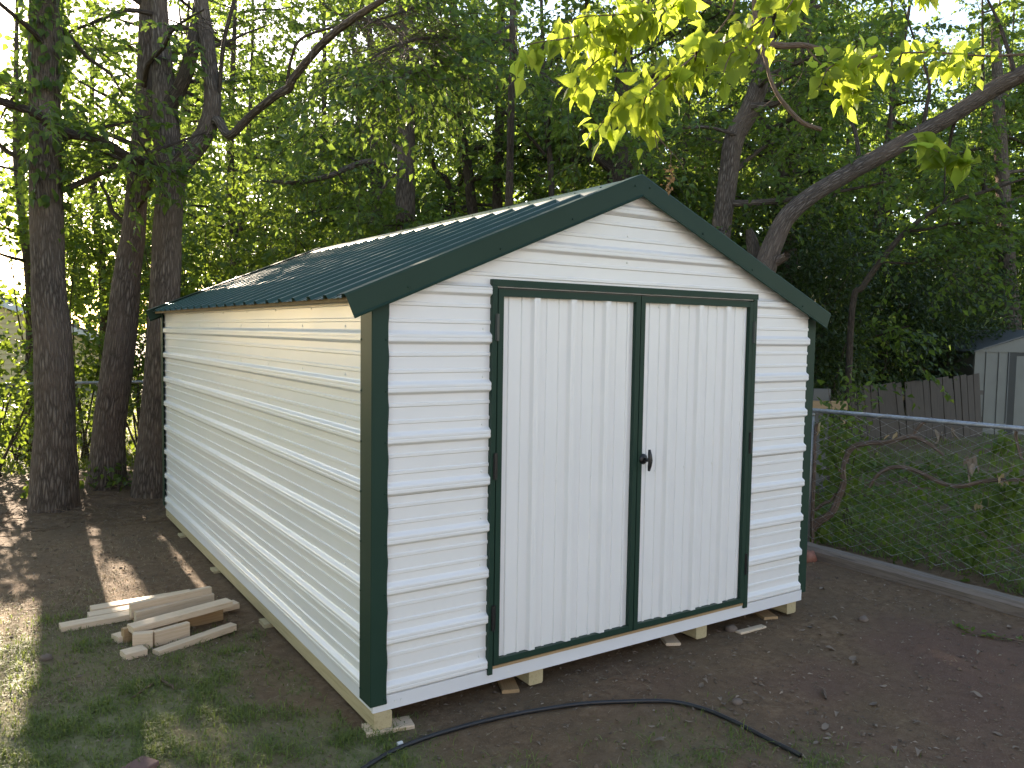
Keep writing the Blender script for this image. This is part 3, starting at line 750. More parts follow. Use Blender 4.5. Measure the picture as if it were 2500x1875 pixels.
def twig_mesh(o, d, L, droop, r):
    d = unit(d); N = len(o); rings = []
    a = unit(np.cross(d, np.array([0.3, 0.2, 1.0]))); b = np.cross(d, a)
    for u, rr in ((0, 1.0), (0.55, 0.7), (1.0, 0.3)):
        c = o + d * (L * u)[:, None] + np.array([0, 0, -1.0]) * (droop * L * u * u)[:, None]
        rings.append(np.stack([c + (a * math.cos(t) + b * math.sin(t)) * (r * rr) for t in (0, 2.1, 4.2)], 1))
    V = np.stack(rings, 1).reshape(-1, 3)
    f = []
    for i in range(2):
        for j in range(3): f.append((i*3+j, i*3+(j+1) % 3, i*3+3+(j+1) % 3, i*3+3+j))
    F = (np.arange(N)[:, None, None] * 9 + np.array(f)[None]).reshape(-1, 4)
    return V, F
def trunk_obj(name, parent, P, R, mat, n=20, step=0.07, rough=0.06, flare=0.0, seed=1):
    P, R = resample(P, R, step)
    V, F, D, bco = tube_arrays(P, R, n)
    rr = np.repeat(R, n)
    lump = (fbm(np.stack([bco[:, 0] * 5 + seed, bco[:, 1] * 5, bco[:, 2] * 2.0], 1), 3, seed) - 0.5) * rough * 2.4
    ang = np.arctan2(bco[:, 1], bco[:, 0])
    if flare:
        hgt = bco[:, 2]; lump = lump + flare * np.exp(-hgt / 0.28) * (0.75 + 0.6 * np.sin(ang * 5 + seed) * np.exp(-hgt / 0.2))
    V = V + D * (rr * lump)[:, None]
    return obj(name, V, F, mat, parent, True, {'bco': ('POINT', 'FLOAT_VECTOR', bco)})
def along(P, t):
    P = np.asarray(P, float); s = np.concatenate([[0], np.cumsum(np.linalg.norm(np.diff(P, axis=0), axis=1))]); t = np.asarray(t) * s[-1]
    q = np.stack([np.interp(t, s, P[:, k]) for k in range(3)], 1)
    q2 = np.stack([np.interp(np.minimum(t + 0.05, s[-1]), s, P[:, k]) for k in range(3)], 1); q1 = np.stack([np.interp(np.maximum(t - 0.05, 0), s, P[:, k]) for k in range(3)], 1)
    return q, unit(q2 - q1)
def crown(parent, limbs, ntwig, per, size, mat, rs, L=(0.35, 0.95), droop=0.35, tmin=0.25, width=0.62, hi=False, twr=0.004, spread=1.0, cond=None, twigmat=None):
    """leafy twigs along limb polylines; one foliage part and one twig part"""
    O, D = [], []
    lens = np.array([np.linalg.norm(np.diff(np.asarray(l), axis=0), axis=1).sum() for l in limbs]); share = lens / lens.sum()
    for l, sh in zip(limbs, share):
        k = max(2, int(ntwig * sh)); t = tmin + (1 - tmin) * rs.rand(k) ** 0.8
        q, tg = along(l, t); r = rs.randn(k, 3); r[:, 2] *= 0.55
        O.append(q + rs.randn(k, 3) * 0.03); D.append(tg * 0.5 + unit(r) * spread + np.array([0, 0, 0.12]))
    O = np.vstack(O); D = np.vstack(D); Ls = L[0] + (L[1] - L[0]) * rs.rand(len(O))
    # second order twigs
    k = len(O); O2 = O + unit(D) * (Ls * (0.35 + 0.5 * rs.rand(k)))[:, None] - np.array([0, 0, 1.0]) * (droop * Ls * 0.3)[:, None]
    D2 = unit(D) * 0.6 + rs.randn(k, 3) * np.array([0.7, 0.7, 0.35]); L2 = Ls * (0.45 + 0.4 * rs.rand(k))
    OO, DD, LL = np.vstack([O, O2]), np.vstack([D, D2]), np.concatenate([Ls, L2])
    if cond is not None:
        m = cond(OO); OO, DD, LL = OO[m], DD[m], LL[m]
    p, ld, nm, sz = sprays(OO, DD, LL, per, size, rs, droop)
    keep = p[:, 2] > 0.1
    fo = leaf_obj('foliage', parent, p[keep], ld[keep], nm[keep], sz[keep], mat, width, hi, rs.rand(keep.sum()))
    V, F = twig_mesh(OO, DD, LL, droop, twr)
    obj('twigs', V, F, twigmat or M_BARKD, parent, False, {'bco': ('POINT', 'FLOAT_VECTOR', V * 0.3)}, kind='stuff')
    return fo
def px_path(pts): return np.array([at(a, b, c) for a, b, c in pts])
def rnd_limbs(P, n, zlo, zhi, reach, rs, rise=0.35, side=None):
    out = []
    P = np.asarray(P, float)
    for i in range(n):
        z = zlo + (zhi - zlo) * (i + rs.rand()) / n
        base = np.array([np.interp(z, P[:, 2], P[:, 0]), np.interp(z, P[:, 2], P[:, 1]), z])
        a = rs.rand() * 2 * math.pi if side is None else side + rs.randn() * 0.9
        r = reach * (0.55 + 0.6 * rs.rand()) * (1.0 - 0.35 * max(0, (z - zlo) / (zhi - zlo + 1e-6)) ** 2)
        pts = [base]; dr = np.array([math.cos(a), math.sin(a), rise * (0.2 + rs.rand())])
        for k in range(4):
            dr = unit(dr + rs.randn(3) * np.array([0.25, 0.25, 0.16])); pts.append(pts[-1] + dr * r / 4)
        out.append(np.array(pts))
    return out
def limb_tubes(parent, limbs, r0, mat, n=7, name='limb'):
    for l in limbs:
        P, R = resample(l, np.linspace(r0, r0 * 0.25, len(l)), 0.14); V, F, D, bco = tube_arrays(P, R, n)
        obj(name, V, F, mat, parent, True, {'bco': ('POINT', 'FLOAT_VECTOR', bco)})
def tree(name, label, base, **kw): return empty(name, (0, 0, 0), label=label, category='tree', **kw)
def w2r(wpx, depth): return wpx * depth / FPX / 2

def depth_of(p): return float((np.asarray(p) - CAM) @ FW)
# --- tree A: thick straight trunk at the far left
bA = gp(128, 1238, 0.05); dA = depth_of(bA)
tA = tree('big_tree', 'thick straight furrowed trunk leftmost in the picture', bA)
PA = px_path([(128, 1250, dA), (132, 1181, dA), (135, 1031, dA), (129, 833, dA), (119, 700, dA), (112, 422, dA), (107, 0, dA), (104, -300, dA)]); PA[0][2] = -0.1
trunk_obj('trunk', tA, PA, [w2r(w, dA) for w in (104, 100, 91, 82, 77, 72, 66, 50)], M_BARK, 56, 0.035, 0.05, 0.30, 3)
rsA = np.random.RandomState(31)
limA = rnd_limbs(PA, 9, 3.0, 5.6, 1.7, rsA, 0.4)
limb_tubes(tA, limA, 0.035, M_BARKD)
crown(tA, limA, 70, 9, 0.095, M_LEAF, rsA, hi=True)
# ivy wrapped round the upper trunk
k = 520; zz = 3.0 + 2.9 * rsA.rand(k); q = np.stack([np.interp(zz, PA[:, 2], PA[:, 0]), np.interp(zz, PA[:, 2], PA[:, 1]), zz], 1); aa = rsA.rand(k) * 6.283
rad = np.stack([np.cos(aa), np.sin(aa), np.zeros(k)], 1); q = q + rad * (0.15 + 0.07 * rsA.rand(k))[:, None]
leaf_obj('ivy', tA, q, rad * 0.4 + np.array([0, 0, -1.0]) + rsA.randn(k, 3) * 0.3, rad + rsA.randn(k, 3) * 0.35, 0.07 + 0.05 * rsA.rand(k), M_LEAF, 0.75, True, rsA.rand(k))
# --- tree B: leaning
bB = gp(264, 1195, 0.06); dB = depth_of(bB)
tB = tree('leaning_tree', 'rightward leaning trunk between the leftmost trunk and the forked tree', bB)
PB = px_path([(260, 1205, dB), (262, 1180, dB), (266, 1065, dB), (281, 932, dB), (297, 799, dB), (308, 700, dB), (326, 560, dB + .1), (340, 400, dB + .2), (352, 200, dB + .3), (358, -150, dB + .4)]); PB[0][2] = -0.1
trunk_obj('trunk', tB, PB, [w2r(w, dB) for w in (92, 86, 74, 72, 69, 66, 54, 46, 38, 24)], M_BARK, 52, 0.04, 0.09, 0.38, 8)
rsB = np.random.RandomState(32); limB = rnd_limbs(PB, 10, 2.6, 6.0, 1.8, rsB, 0.35); limb_tubes(tB, limB, 0.035, M_BARKD); crown(tB, limB, 120, 9, 0.09, M_LEAF, rsB, hi=True)
# --- tree C: forked, at the back corner of the shed
bC = gp(376, 1205, 0.06); dC = depth_of(bC)
tC = tree('forked_tree', 'forked tree at the back left corner of the shed with long bare limb', bC)
PC = px_path([(372, 1212, dC), (374, 1180, dC), (378, 1060, dC), (388, 930, dC), (400, 760, dC), (406, 650, dC), (409, 560, dC), (417, 470, dC), (424, 420, dC)]); PC[0][2] = -0.1
trunk_obj('trunk', tC, PC, [w2r(w, dC) for w in (96, 88, 72, 70, 70, 70, 66, 64, 66)], M_BARK, 52, 0.04, 0.05, 0.35, 4)
stem1 = px_path([(424, 425, dC), (412, 370, dC + .05), (406, 300, dC + .1), (402, 215, dC + .15), (395, 130, dC + .2), (385, -80, dC + .3)])
trunk_obj('stem', tC, stem1, [w2r(w, dC) for w in (60, 62, 62, 56, 46, 30)], M_BARK, 40, 0.045, 0.06, 0, 5)
stem2 = px_path([(424, 428, dC), (440, 402, dC), (478, 360, dC), (505, 315, dC), (519, 253, dC), (513, 180, dC), (503, 84, dC), (488, -20, dC), (470, -200, dC)])
trunk_obj('stem', tC, stem2, [w2r(w, dC) for w in (52, 48, 46, 44, 42, 40, 36, 32, 24)], M_BARK, 40, 0.04, 0.05, 0, 6)
st3 = px_path([(410, 260, dC + .08), (436, 220, dC + .05), (457, 170, dC), (472, 100, dC), (486, 20, dC + .1), (495, -120, dC + .2)])
trunk_obj('stem', tC, st3, [w2r(w, dC) for w in (38, 36, 34, 32, 30, 22)], M_BARKD, 28, 0.05, 0.05, 0, 7)
lbR = px_path([(520, 300, dC), (534, 296, dC - .1), (548, 320, dC - .2), (566, 328, dC - .3), (615, 280, dC - .5), (675, 232, dC - .8), (705, 215, dC - .9), (717, 190, dC - 1), (780, 114, dC - 1.3), (840, 62, dC - 1.6), (900, 22, dC - 1.9), (1000, -40, dC - 2.3)])
trunk_obj('limb', tC, lbR, [w2r(w, dC - .8) for w in (26, 26, 24, 22, 19, 19, 20, 18, 17, 16, 15, 10)], M_BARK, 16, 0.04, 0.08, 0, 9)
lbL = px_path([(392, 410, dC - .1), (350, 392, dC - .3), (308, 380, dC - .5), (240, 340, dC - .8), (169, 326, dC - 1.0), (120, 305, dC - 1.2), (84, 276, dC - 1.3), (0, 246, dC - 1.6), (-120, 200, dC - 2.0)])
trunk_obj('limb', tC, lbL, [w2r(w, dC - .8) for w in (30, 26, 24, 23, 24, 20, 20, 17, 10)], M_BARKD, 16, 0.05, 0.12, 0, 10)
lbT = px_path([(536, 225, dC - .05), (541, 150, dC - .1), (550, 85, dC - .15), (572, 0, dC - .2), (600, -120, dC - .3)])
trunk_obj('limb', tC, lbT, [w2r(w, dC) for w in (9, 10, 10, 9, 6)], M_BARKD, 10, 0.06, 0.05, 0, 11)
lb4 = px_path([(700, 205, dC - .9), (712, 140, dC - 1.0), (735, 95, dC - 1.1), (800, 70, dC - 1.3), (850, 60, dC - 1.4)])
trunk_obj('limb', tC, lb4, [w2r(w, dC) for w in (7, 7, 6, 5, 4)], M_BARKD, 8, 0.06, 0.05, 0, 12)
rsC = np.random.RandomState(33)
limC = rnd_limbs(np.vstack([stem1, stem2[-1:] + [0, 0, 2]]), 7, 3.4, 6.3, 1.6, rsC, 0.3) + [lbL[3:], lbL[1:5] + np.array([0, 0, 0.1]), lbR[-4:] + np.array([0, 0, .6])]
limb_tubes(tC, limC[:7], 0.03, M_BARKD)
crown(tC, limC, 140, 9, 0.09, M_LEAF, rsC, hi=True, L=(0.3, 0.8))

# --- named trees behind the shed
def big(name, label, pts, widths, mat=M_BARKD, n=24, seed=1, limbs=0, zlo=2.0, zhi=7.0, reach=2.2, ntw=260, size=0.10, per=9, lmat=M_LEAFB, extra=(), base=True, lr=0.05, twr=0.004):
    t = tree(name, label, None); P = px_path(pts); dd = np.array([q[2] for q in pts])
    R = np.array([w2r(w, d_) for w, d_ in zip(widths, dd)])
    if base:
        b = P[0].copy(); b[2] = -0.1; P = np.vstack([b, P]); R = np.concatenate([[R[0] * 1.15], R])
    trunk_obj('trunk', t, P, R, mat, n, 0.09, 0.07, 0.2 if base else 0, seed)
    rs = np.random.RandomState(100 + seed); L = []
    if limbs:
        Pm = P[np.argsort(P[:, 2])]; L = rnd_limbs(Pm, limbs, zlo, zhi, reach, rs, 0.3); limb_tubes(t, L, lr, mat)
    for (ep, ew) in extra:
        E_ = px_path(ep); trunk_obj('limb', t, E_, [w2r(w, q[2]) for w, q in zip(ew, ep)], mat, 10, 0.1, 0.06, 0, seed + 3); L.append(E_)
    if L: crown(t, L, ntw, per, size, lmat, rs, hi=False, L=(0.4, 1.1), twr=twr)
    return t
big('straight_tree', 'straight brown trunk rising behind the middle of the roof ridge', [(990, 600, 12.5), (990, 549, 12.5), (990, 422, 12.5), (992, 338, 12.5), (991, 42, 12.5), (990, -250, 12.5)], [48, 47, 45, 43, 35, 24], M_BARK, 28, 21, 8, 4.6, 7.6, 2.4, 300, 0.095,
    extra=[([(968, 415, 12.4), (930, 398, 12.3), (884, 397, 12.2), (800, 430, 12.0), (720, 446, 11.9), (640, 440, 11.8)], [14, 15, 14, 13, 11, 8]), ([(965, 425, 12.4), (930, 470, 12.3), (905, 545, 12.2)], [8, 7, 6])])
big('slim_tree', 'slim trunk just right of the straight trunk behind the roof ridge', [(1154, 560, 14), (1152, 506, 14), (1138, 380, 14), (1125, 320, 14), (1112, 190, 14), (1100, -100, 14)], [26, 26, 24, 22, 18, 12], M_BARKD, 18, 22, 8, 4.4, 7.5, 2.0, 220)
big('crooked_sapling', 'crooked dark sapling between the straight and slim trunks', [(1106, 540, 15), (1104, 505, 15), (1091, 439, 15), (1062, 413, 15), (1045, 330, 15), (1040, 200, 15)], [14, 14, 13, 11, 9, 6], M_BARKD, 10, 23, 5, 2.5, 5.5, 1.4, 110)
big('twin_stem_tree', 'thin twin-branched trunk in the shade left of the roof peak', [(1346, 500, 12), (1346, 450, 12), (1342, 380, 12), (1331, 274, 12), (1325, 100, 12), (1318, -100, 12)], [14, 14, 14, 12, 10, 6], M_BARKD, 12, 24, 6, 2.2, 6.5, 1.8, 220,
    extra=[([(1330, 376, 12), (1270, 310, 11.8), (1201, 245, 11.5), (1129, 177, 11.2), (1060, 140, 11)], [8, 8, 7, 6, 4])])
big('broad_forked_tree', 'broad dark trunk with low forks directly behind the roof peak', [(1512, 480, 12.5), (1513, 422, 12.5), (1509, 359, 12.5), (1512, 300, 12.5), (1525, 150, 12.5), (1530, -150, 12.5)], [60, 58, 52, 46, 40, 26], M_BARKD, 26, 25, 9, 4.2, 7.5, 2.4, 280,
    extra=[([(1495, 415, 12.4), (1475, 400, 12.3), (1450, 372, 12.2), (1433, 345, 12.1), (1420, 290, 12)], [22, 22, 20, 18, 12]), ([(1525, 415, 12.4), (1560, 395, 12.2), (1620, 345, 12), (1700, 300, 11.8), (1800, 250, 11.5)], [16, 13, 11, 9, 6])])
big('curving_tree', 'curving brown trunk behind the right roof slope, bending right as it rises', [(1755, 640, 10.5), (1761, 561, 10.5), (1779, 422, 10.5), (1793, 337, 10.5), (1828, 274, 10.5), (1851, 211, 10.5), (1868, 127, 10.5), (1873, 0, 10.5), (1885, -200, 10.5)], [50, 48, 46, 48, 48, 46, 40, 36, 26], M_BARK, 32, 26, 8, 2.8, 6.8, 2.0, 230, 0.095,
    extra=[([(1800, 330, 10.4), (1720, 310, 10.2), (1620, 320, 10), (1560, 345, 9.8)], [9, 8, 6, 4]), ([(1835, 262, 10.4), (1880, 258, 10.3), (1905, 248, 10.2)], [20, 18, 15])])
big('shadowed_tree', 'shadowed upright trunk behind the fork of the diagonal limb', [(1930, 700, 13.5), (1925, 560, 13.5), (1912, 455, 13.5), (1895, 400, 13.5), (1872, 337, 13.5), (1850, 240, 13.5), (1845, 0, 13.5)], [34, 34, 32, 32, 30, 26, 20], M_BARKD, 18, 27, 8, 2.5, 7.0, 2.2, 260)
dH = 9.2
tH = tree('slanting_tree', 'massive trunk slanting up to the right edge from behind the shed', None)
PH = px_path([(1850, 780, dH), (1858, 690, dH), (1872, 640, dH), (1890, 590, dH), (1921, 530, dH), (1980, 478, dH), (2064, 427, dH), (2191, 357, dH - .1), (2317, 287, dH - .3), (2423, 219, dH - .5), (2500, 178, dH - .7), (2640, 90, dH - 1), (2800, -60, dH - 1.2)])
b = PH[0].copy(); b[2] = -0.1; PH = np.vstack([b, PH])
trunk_obj('trunk', tH, PH, [w2r(w, dH) for w in (72, 62, 58, 52, 47, 43, 41, 41, 40, 39, 38, 37, 32, 24)], M_BARK, 44, 0.05, 0.09, 0.3, 28)
st = px_path([(1858, 700, dH + .15), (1845, 640, dH + .25), (1835, 585, dH + .3), (1828, 560, dH + .3)]); trunk_obj('stub', tH, st, [w2r(w, dH) for w in (40, 36, 28, 16)], M_BARKD, 20, 0.06, 0.08, 0, 29)
sm = px_path([(1895, 640, dH - .05), (1915, 628, dH - .15), (1922, 622, dH - .2)]); trunk_obj('stub', tH, sm, [w2r(w, dH) for w in (22, 20, 17)], M_VINE, 14, 0.05, 0.05, 0, 30)
rsH = np.random.RandomState(77)
limH = [px_path([(2250, 330, dH), (2262, 260, dH), (2268, 200, dH + .1), (2230, 90, dH + .2), (2190, -30, dH + .3)]), px_path([(2350, 265, dH - .3), (2330, 300, dH - .2), (2310, 400, dH), (2305, 480, dH)]), px_path([(2480, 190, dH - .7), (2440, 60, dH - .5), (2380, -60, dH - .4)]),
        px_path([(2100, 405, dH), (2080, 300, dH + .3), (2010, 200, dH + .5), (1960, 100, dH + .6)])]
limb_tubes(tH, limH, 0.028, M_BARKD); crown(tH, limH, 60, 9, 0.10, M_LEAF, rsH, hi=True)
big('thin_branching_tree', 'thin dark branching trunk leaning right above the grey shed', [(2080, 760, 11), (2106, 700, 11), (2160, 625, 11), (2212, 565, 11), (2296, 506, 11), (2427, 460, 11), (2520, 430, 11)], [15, 15, 14, 13, 11, 8, 5], M_BARKD, 10, 33, 0, base=True, ntw=90,
    extra=[([(2212, 565, 11), (2260, 560, 10.9), (2330, 545, 10.8), (2440, 545, 10.7)], [8, 7, 6, 4]), ([(2296, 506, 11), (2330, 450, 11), (2350, 400, 11)], [7, 6, 4]), ([(2150, 640, 11), (2240, 640, 10.8), (2340, 600, 10.6)], [6, 5, 4])])
big('pale_far_tree', 'pale trunk at the right edge above the grey shed', [(2470, 820, 19), (2462, 700, 19), (2455, 560, 19), (2440, 300, 19), (2430, 50, 19)], [44, 40, 34, 28, 20], M_BARK, 16, 34, 8, 2.5, 8.0, 2.4, 300, 0.12)

# --- two airy trees on the lawn past the back fence
for i, (px, d, lb) in enumerate(((60, 13.0, 'airy tree on the lawn behind the leftmost trunk'), (240, 14.0, 'airy tree on the lawn between the leaning trunk and the leftmost trunk'), (-60, 10.5, 'airy tree at the left edge past the back fence'))):
    r = np.random.RandomState(1700 + i); p = at(px, 800, d); t = tree('lawn_tree', lb, p, group='airy trees on the lawn')
    P = np.array([[p[0], p[1], -.1], [p[0] + .1, p[1], 2.2], [p[0] - .05, p[1], 4.5], [p[0], p[1], 7.0]]); trunk_obj('trunk', t, P, [.09, .08, .06, .02], M_BARKD, 12, .2, .05, 0, i)
    L = rnd_limbs(P, 13, 1.9, 6.6, 2.0, r, .2); limb_tubes(t, L, .028, M_BARKD, 6); crown(t, L, 85, 9, .11, M_LEAF, r, L=(.4, 1.0), tmin=.15, hi=True)

# --- forest behind: individual trees, each with its own trunk, limbs and crown
rs = np.random.RandomState(404)
spots = []
for i in range(400):
    px = 430 + 2250 * rs.rand(); d = 12.5 + 19 * rs.rand() ** 0.9
    if px < 760 and d < 19: continue
    if 930 < px < 1180 and d < 16.5: continue
    if px > 2300 and d < 19.5: continue
    if px > 2060 and d < 17.5: continue
    p = at(px, 800, d)
    if all(np.hypot(p[0] - q[0], p[1] - q[1]) > 1.9 for q, _, _ in spots): spots.append((p, px, d))
    if len(spots) >= 52: break
spots.sort(key=lambda s: s[1])
def where(px):
    for lim, txt in ((760, 'over the far left end of the shed roof'), (1050, 'behind the straight trunk'), (1300, 'behind the middle of the roof ridge'), (1560, 'behind the roof peak'), (1850, 'behind the right roof slope'), (2150, 'right of the shed roof'), (2400, 'above the weathered board fence'), (9999, 'above the grey shed at the right edge')):
        if px < lim: return txt
LAYER = {}
for idx, (p, px, d) in enumerate(spots):
    r = np.random.RandomState(900 + idx); h = 7.0 + 3.5 * r.rand() + 0.10 * d
    LAYER[where(px)] = LAYER.get(where(px), 0) + 1
    lab = 'woodland tree %s, %s from the left there' % (where(px), ('first', 'second', 'third', 'fourth', 'fifth', 'sixth', 'seventh', 'eighth', 'ninth', 'tenth', 'eleventh', 'twelfth')[LAYER[where(px)] - 1])
    t = tree('woodland_tree', lab, p, group='woodland trees ' + where(px))
    lean = r.randn(2) * 0.5; P = np.array([[p[0], p[1], -0.1], [p[0] + lean[0] * .2, p[1] + lean[1] * .2, h * .3], [p[0] + lean[0] * .6 + r.randn() * .15, p[1] + lean[1] * .6, h * .65], [p[0] + lean[0], p[1] + lean[1], h]])
    r0 = 0.06 + 0.11 * r.rand(); trunk_obj('trunk', t, P, [r0 * 1.1, r0, r0 * .7, r0 * .25], M_BARKD, 12, 0.25, 0.05, 0, idx)
    L = rnd_limbs(P, 15, 1.3 + 1.0 * r.rand(), h - 0.3, 2.5, r, 0.25); limb_tubes(t, L, r0 * 0.32, M_BARKD, 5)
    crown(t, L, 290, 11, 0.105 + 0.0022 * d, M_LEAFB if idx % 3 else M_LEAF, r, L=(0.5, 1.2), twr=0.005, tmin=0.12)

for i, (x_, y_, lb) in enumerate(((1.2, 12.2, 'dense leafy tree behind the far left end of the shed roof'), (2.7, 13.0, 'dense leafy tree left of the roof ridge end, beside the long bare limb'))):
    r = np.random.RandomState(1800 + i); t = tree('dense_tree', lb, None)
    P = np.array([[x_, y_, -.1], [x_ + .1, y_, 2.5], [x_, y_ + .1, 5], [x_ + .1, y_, 8.2]]); trunk_obj('trunk', t, P, [.12, .1, .08, .03], M_BARKD, 12, .2, .05, 0, i)
    L = rnd_limbs(P, 15, 2.2, 8.0, 2.1, r, .25); limb_tubes(t, L, .035, M_BARKD, 5); crown(t, L, 330, 10, .10, M_LEAF, r, L=(.4, 1.0), tmin=.1)
# trees added past the right edge to shade the neighbour's yard
for i, (x_, y_, lb) in enumerate(((9.4, -1.6, 'added shade tree past the right edge of the picture, nearest the fence'), (12.8, 0.8, 'added shade tree past the right edge beside the grey shed'), (8.2, -4.5, 'added shade tree past the right edge, behind the photographer'))):
    r = np.random.RandomState(1900 + i); t = tree('added_right_tree', lb, None)
    P = np.array([[x_, y_, -.1], [x_ + .1, y_, 2.5], [x_, y_ + .1, 5], [x_ + .1, y_, 8.0]]); trunk_obj('trunk', t, P, [.18, .15, .1, .03], M_BARKD, 12, .2, .05, 0, i)
    L = rnd_limbs(P, 15, 2.6, 7.8, 2.4, r, .25); limb_tubes(t, L, .04, M_BARKD, 5); crown(t, L, 260, 9, .13, M_LEAFB, r, L=(.5, 1.2), tmin=.1)

# leafy branch reaching in from the left of the straight trunk (mid distance, half lit)
big('hanging_bough_tree', 'leafy tree with sunlit drooping boughs over the middle of the shed roof', [(1240, 620, 10.2), (1245, 400, 10.2), (1250, 150, 10), (1255, -150, 10), (1260, -400, 10)], [20, 18, 16, 14, 10], M_BARKD, 12, 41, 0, base=True, ntw=300, size=0.095, lmat=M_LEAF,
    extra=[([(1250, 100, 10), (1120, 90, 8.8), (1000, 100, 7.8), (900, 150, 7.2), (860, 240, 7.0)], [9, 8, 7, 5, 3]), ([(1250, 60, 10), (1150, 120, 8.8), (1030, 170, 7.9), (930, 200, 7.4), (870, 260, 7.3)], [9, 8, 7, 5, 3]),
           ([(1250, -50, 10), (1100, -10, 8.6), (980, 30, 7.8), (890, 60, 7.4)], [8, 7, 6, 3]), ([(1250, 120, 10), (1350, 200, 9.4), (1440, 280, 9.0)], [7, 6, 4])])

# unseen trees added past the left edge, shading and mirrored in the wall
for i, (x, y) in enumerate(((-5.2, -1.2), (-4.9, 1.6), (-5.2, 4.3), (-5.8, 7.4))):
    r = np.random.RandomState(1500 + i); t = tree('added_left_tree', 'unseen tree added past the left edge to shade the shed, %s from the camera' % ('nearest', 'second', 'third', 'farthest')[i], None, group='unseen trees added past the left edge')
    P = np.array([[x, y, -.1], [x + .1, y, 2.5], [x - .1, y + .1, 5.5], [x, y, 9.0]]); trunk_obj('trunk', t, P, [.2, .17, .13, .05], M_BARKD, 14, .2, .05, 0, i)
    L = rnd_limbs(P, 16, .8, 8.6, 1.8, r, .25); limb_tubes(t, L, .04, M_BARKD, 5); crown(t, L, 300, 9, .16, M_LEAFB, r, L=(.5, 1.2), twr=.005, tmin=.1)
# far woods closing the view
def far_woods():
    r = np.random.RandomState(55); n = 60000
    az = -0.25 + 1.75 * r.rand(n); d = 33 + 9 * r.rand(n); z = 12.5 * r.rand(n) ** 1.15
    p = np.stack([CAM[0] + np.sin(az) * d, CAM[1] + np.cos(az) * d, z], 1)
    top = 7.5 + 5.5 * n2(az * 12, az * 0, 1.0, 3, 71); dens = fbm(np.stack([az * 22, z * 0.55, d * 0.2], 1), 3, 72)
    # toward the sun the trees stand wide apart and the sky shows
    thin = np.where(az < 0.30, 0.60, 0.38)
    k = (z < top) & (dens > thin) ; p = p[k]; m = len(p)
    leaf_obj('far_woods', None, p, r.randn(m, 3) * np.array([1, 1, .5]) + np.array([0, 0, -.4]), r.randn(m, 3) * .6 + np.array([0, 0, .7]), 0.28 + 0.22 * r.rand(m), M_LEAFB, 0.75, False, r.rand(m), label='distant woods closing the view behind everything', category='woods')
far_woods()

# ------------------------------------------------------------------ shrubs
def shrub(name, label, px, depth, zc, rx, rz, n, size, mat, seed, width=0.7, hi=True, group=None, stems=7, dens=0.42, cat='shrub', carv=True):
    r = np.random.RandomState(seed); c = at(px, 900, depth); base = np.array([c[0], c[1], gz(c[0], c[1])])
    kw = {'group': group} if group else {}
    t = empty(name, (0, 0, 0), label=label, category=cat, **kw)
    v = unit(r.randn(n * 3, 3)) * (r.rand(n * 3) ** 0.45)[:, None]; p = v * np.array([rx, rx, rz]) + np.array([base[0], base[1], zc])
    d_ = fbm(p * 2.2 + seed, 3, seed); k = (d_ > dens) & (p[:, 2] > 0.08); p = p[k][:n]; m = len(p)
    leaf_obj('foliage', t, p, unit(p - np.array([base[0], base[1], zc - rz * .4])) * .5 + r.randn(m, 3) * .5 + np.array([0, 0, -.35]), r.randn(m, 3) * .5 + np.array([0, 0, .8]), size * (0.6 + 0.7 * r.rand(m)), mat, width, hi, r.rand(m), carv=carv)
    for i in range(stems):
        a = r.rand() * 6.28; tip = base + np.array([math.cos(a) * rx * .7, math.sin(a) * rx * .7, zc + rz * (0.1 + .6 * r.rand()) - base[2]])
        mid = (base + tip) / 2 + r.randn(3) * 0.12 * rx + np.array([0, 0, .15 * rz])
        P, R = resample([base + r.randn(3) * np.array([.06, .06, 0]) - [0, 0, .05], mid, tip], [0.016 if rx > .4 else .005, 0.011 if rx > .4 else .004, 0.004 if rx > .4 else .002], 0.12); V, F, D, bco = tube_arrays(P, R, 5)
        obj('stem', V, F, M_BARKD, t, True, {'bco': ('POINT', 'FLOAT_VECTOR', bco)})
    return t
# left, behind the back fence
G1 = 'leafy shrubs behind the back fence'
shrub('leafy_shrub', 'dense leafy shrub at the left edge beside the leftmost trunk', -10, 9.6, 1.25, 0.85, 1.15, 1500, 0.085, M_LEAFV, 1, 0.85, group=G1)
shrub('leafy_shrub', 'leafy shrub showing between the leftmost and leaning trunks', 205, 11.0, 1.25, 0.75, 1.05, 1200, 0.080, M_LEAFV, 2, 0.85, group=G1)
shrub('leafy_shrub', 'sunlit shrub showing between the leaning and forked trunks', 338, 11.2, 1.2, 0.8, 1.3, 1500, 0.080, M_LEAFV, 3, 0.85, group=G1)
shrub('leafy_shrub', 'tall sunlit shrub above the far left end of the shed roof', 480, 12.0, 2.3, 1.3, 1.9, 3000, 0.085, M_LEAFV, 4, 0.85, group=G1)
shrub('leafy_shrub', 'tall bright shrub left of the roof ridge end', 640, 13.0, 2.6, 1.5, 2.1, 3500, 0.09, M_LEAFV, 5, 0.85, group=G1)
shrub('leafy_shrub', 'low sunlit shrub at the foot of the back fence, far left', 60, 10.8, 0.5, 0.9, 0.55, 900, 0.075, M_LEAFV, 6, 0.85, group=G1)
def pxd(x, y):
    v = np.array([x, y, 0]) - CAM; dd = v @ FW; return 1250 + FPX * (v @ RT) / dd, dd
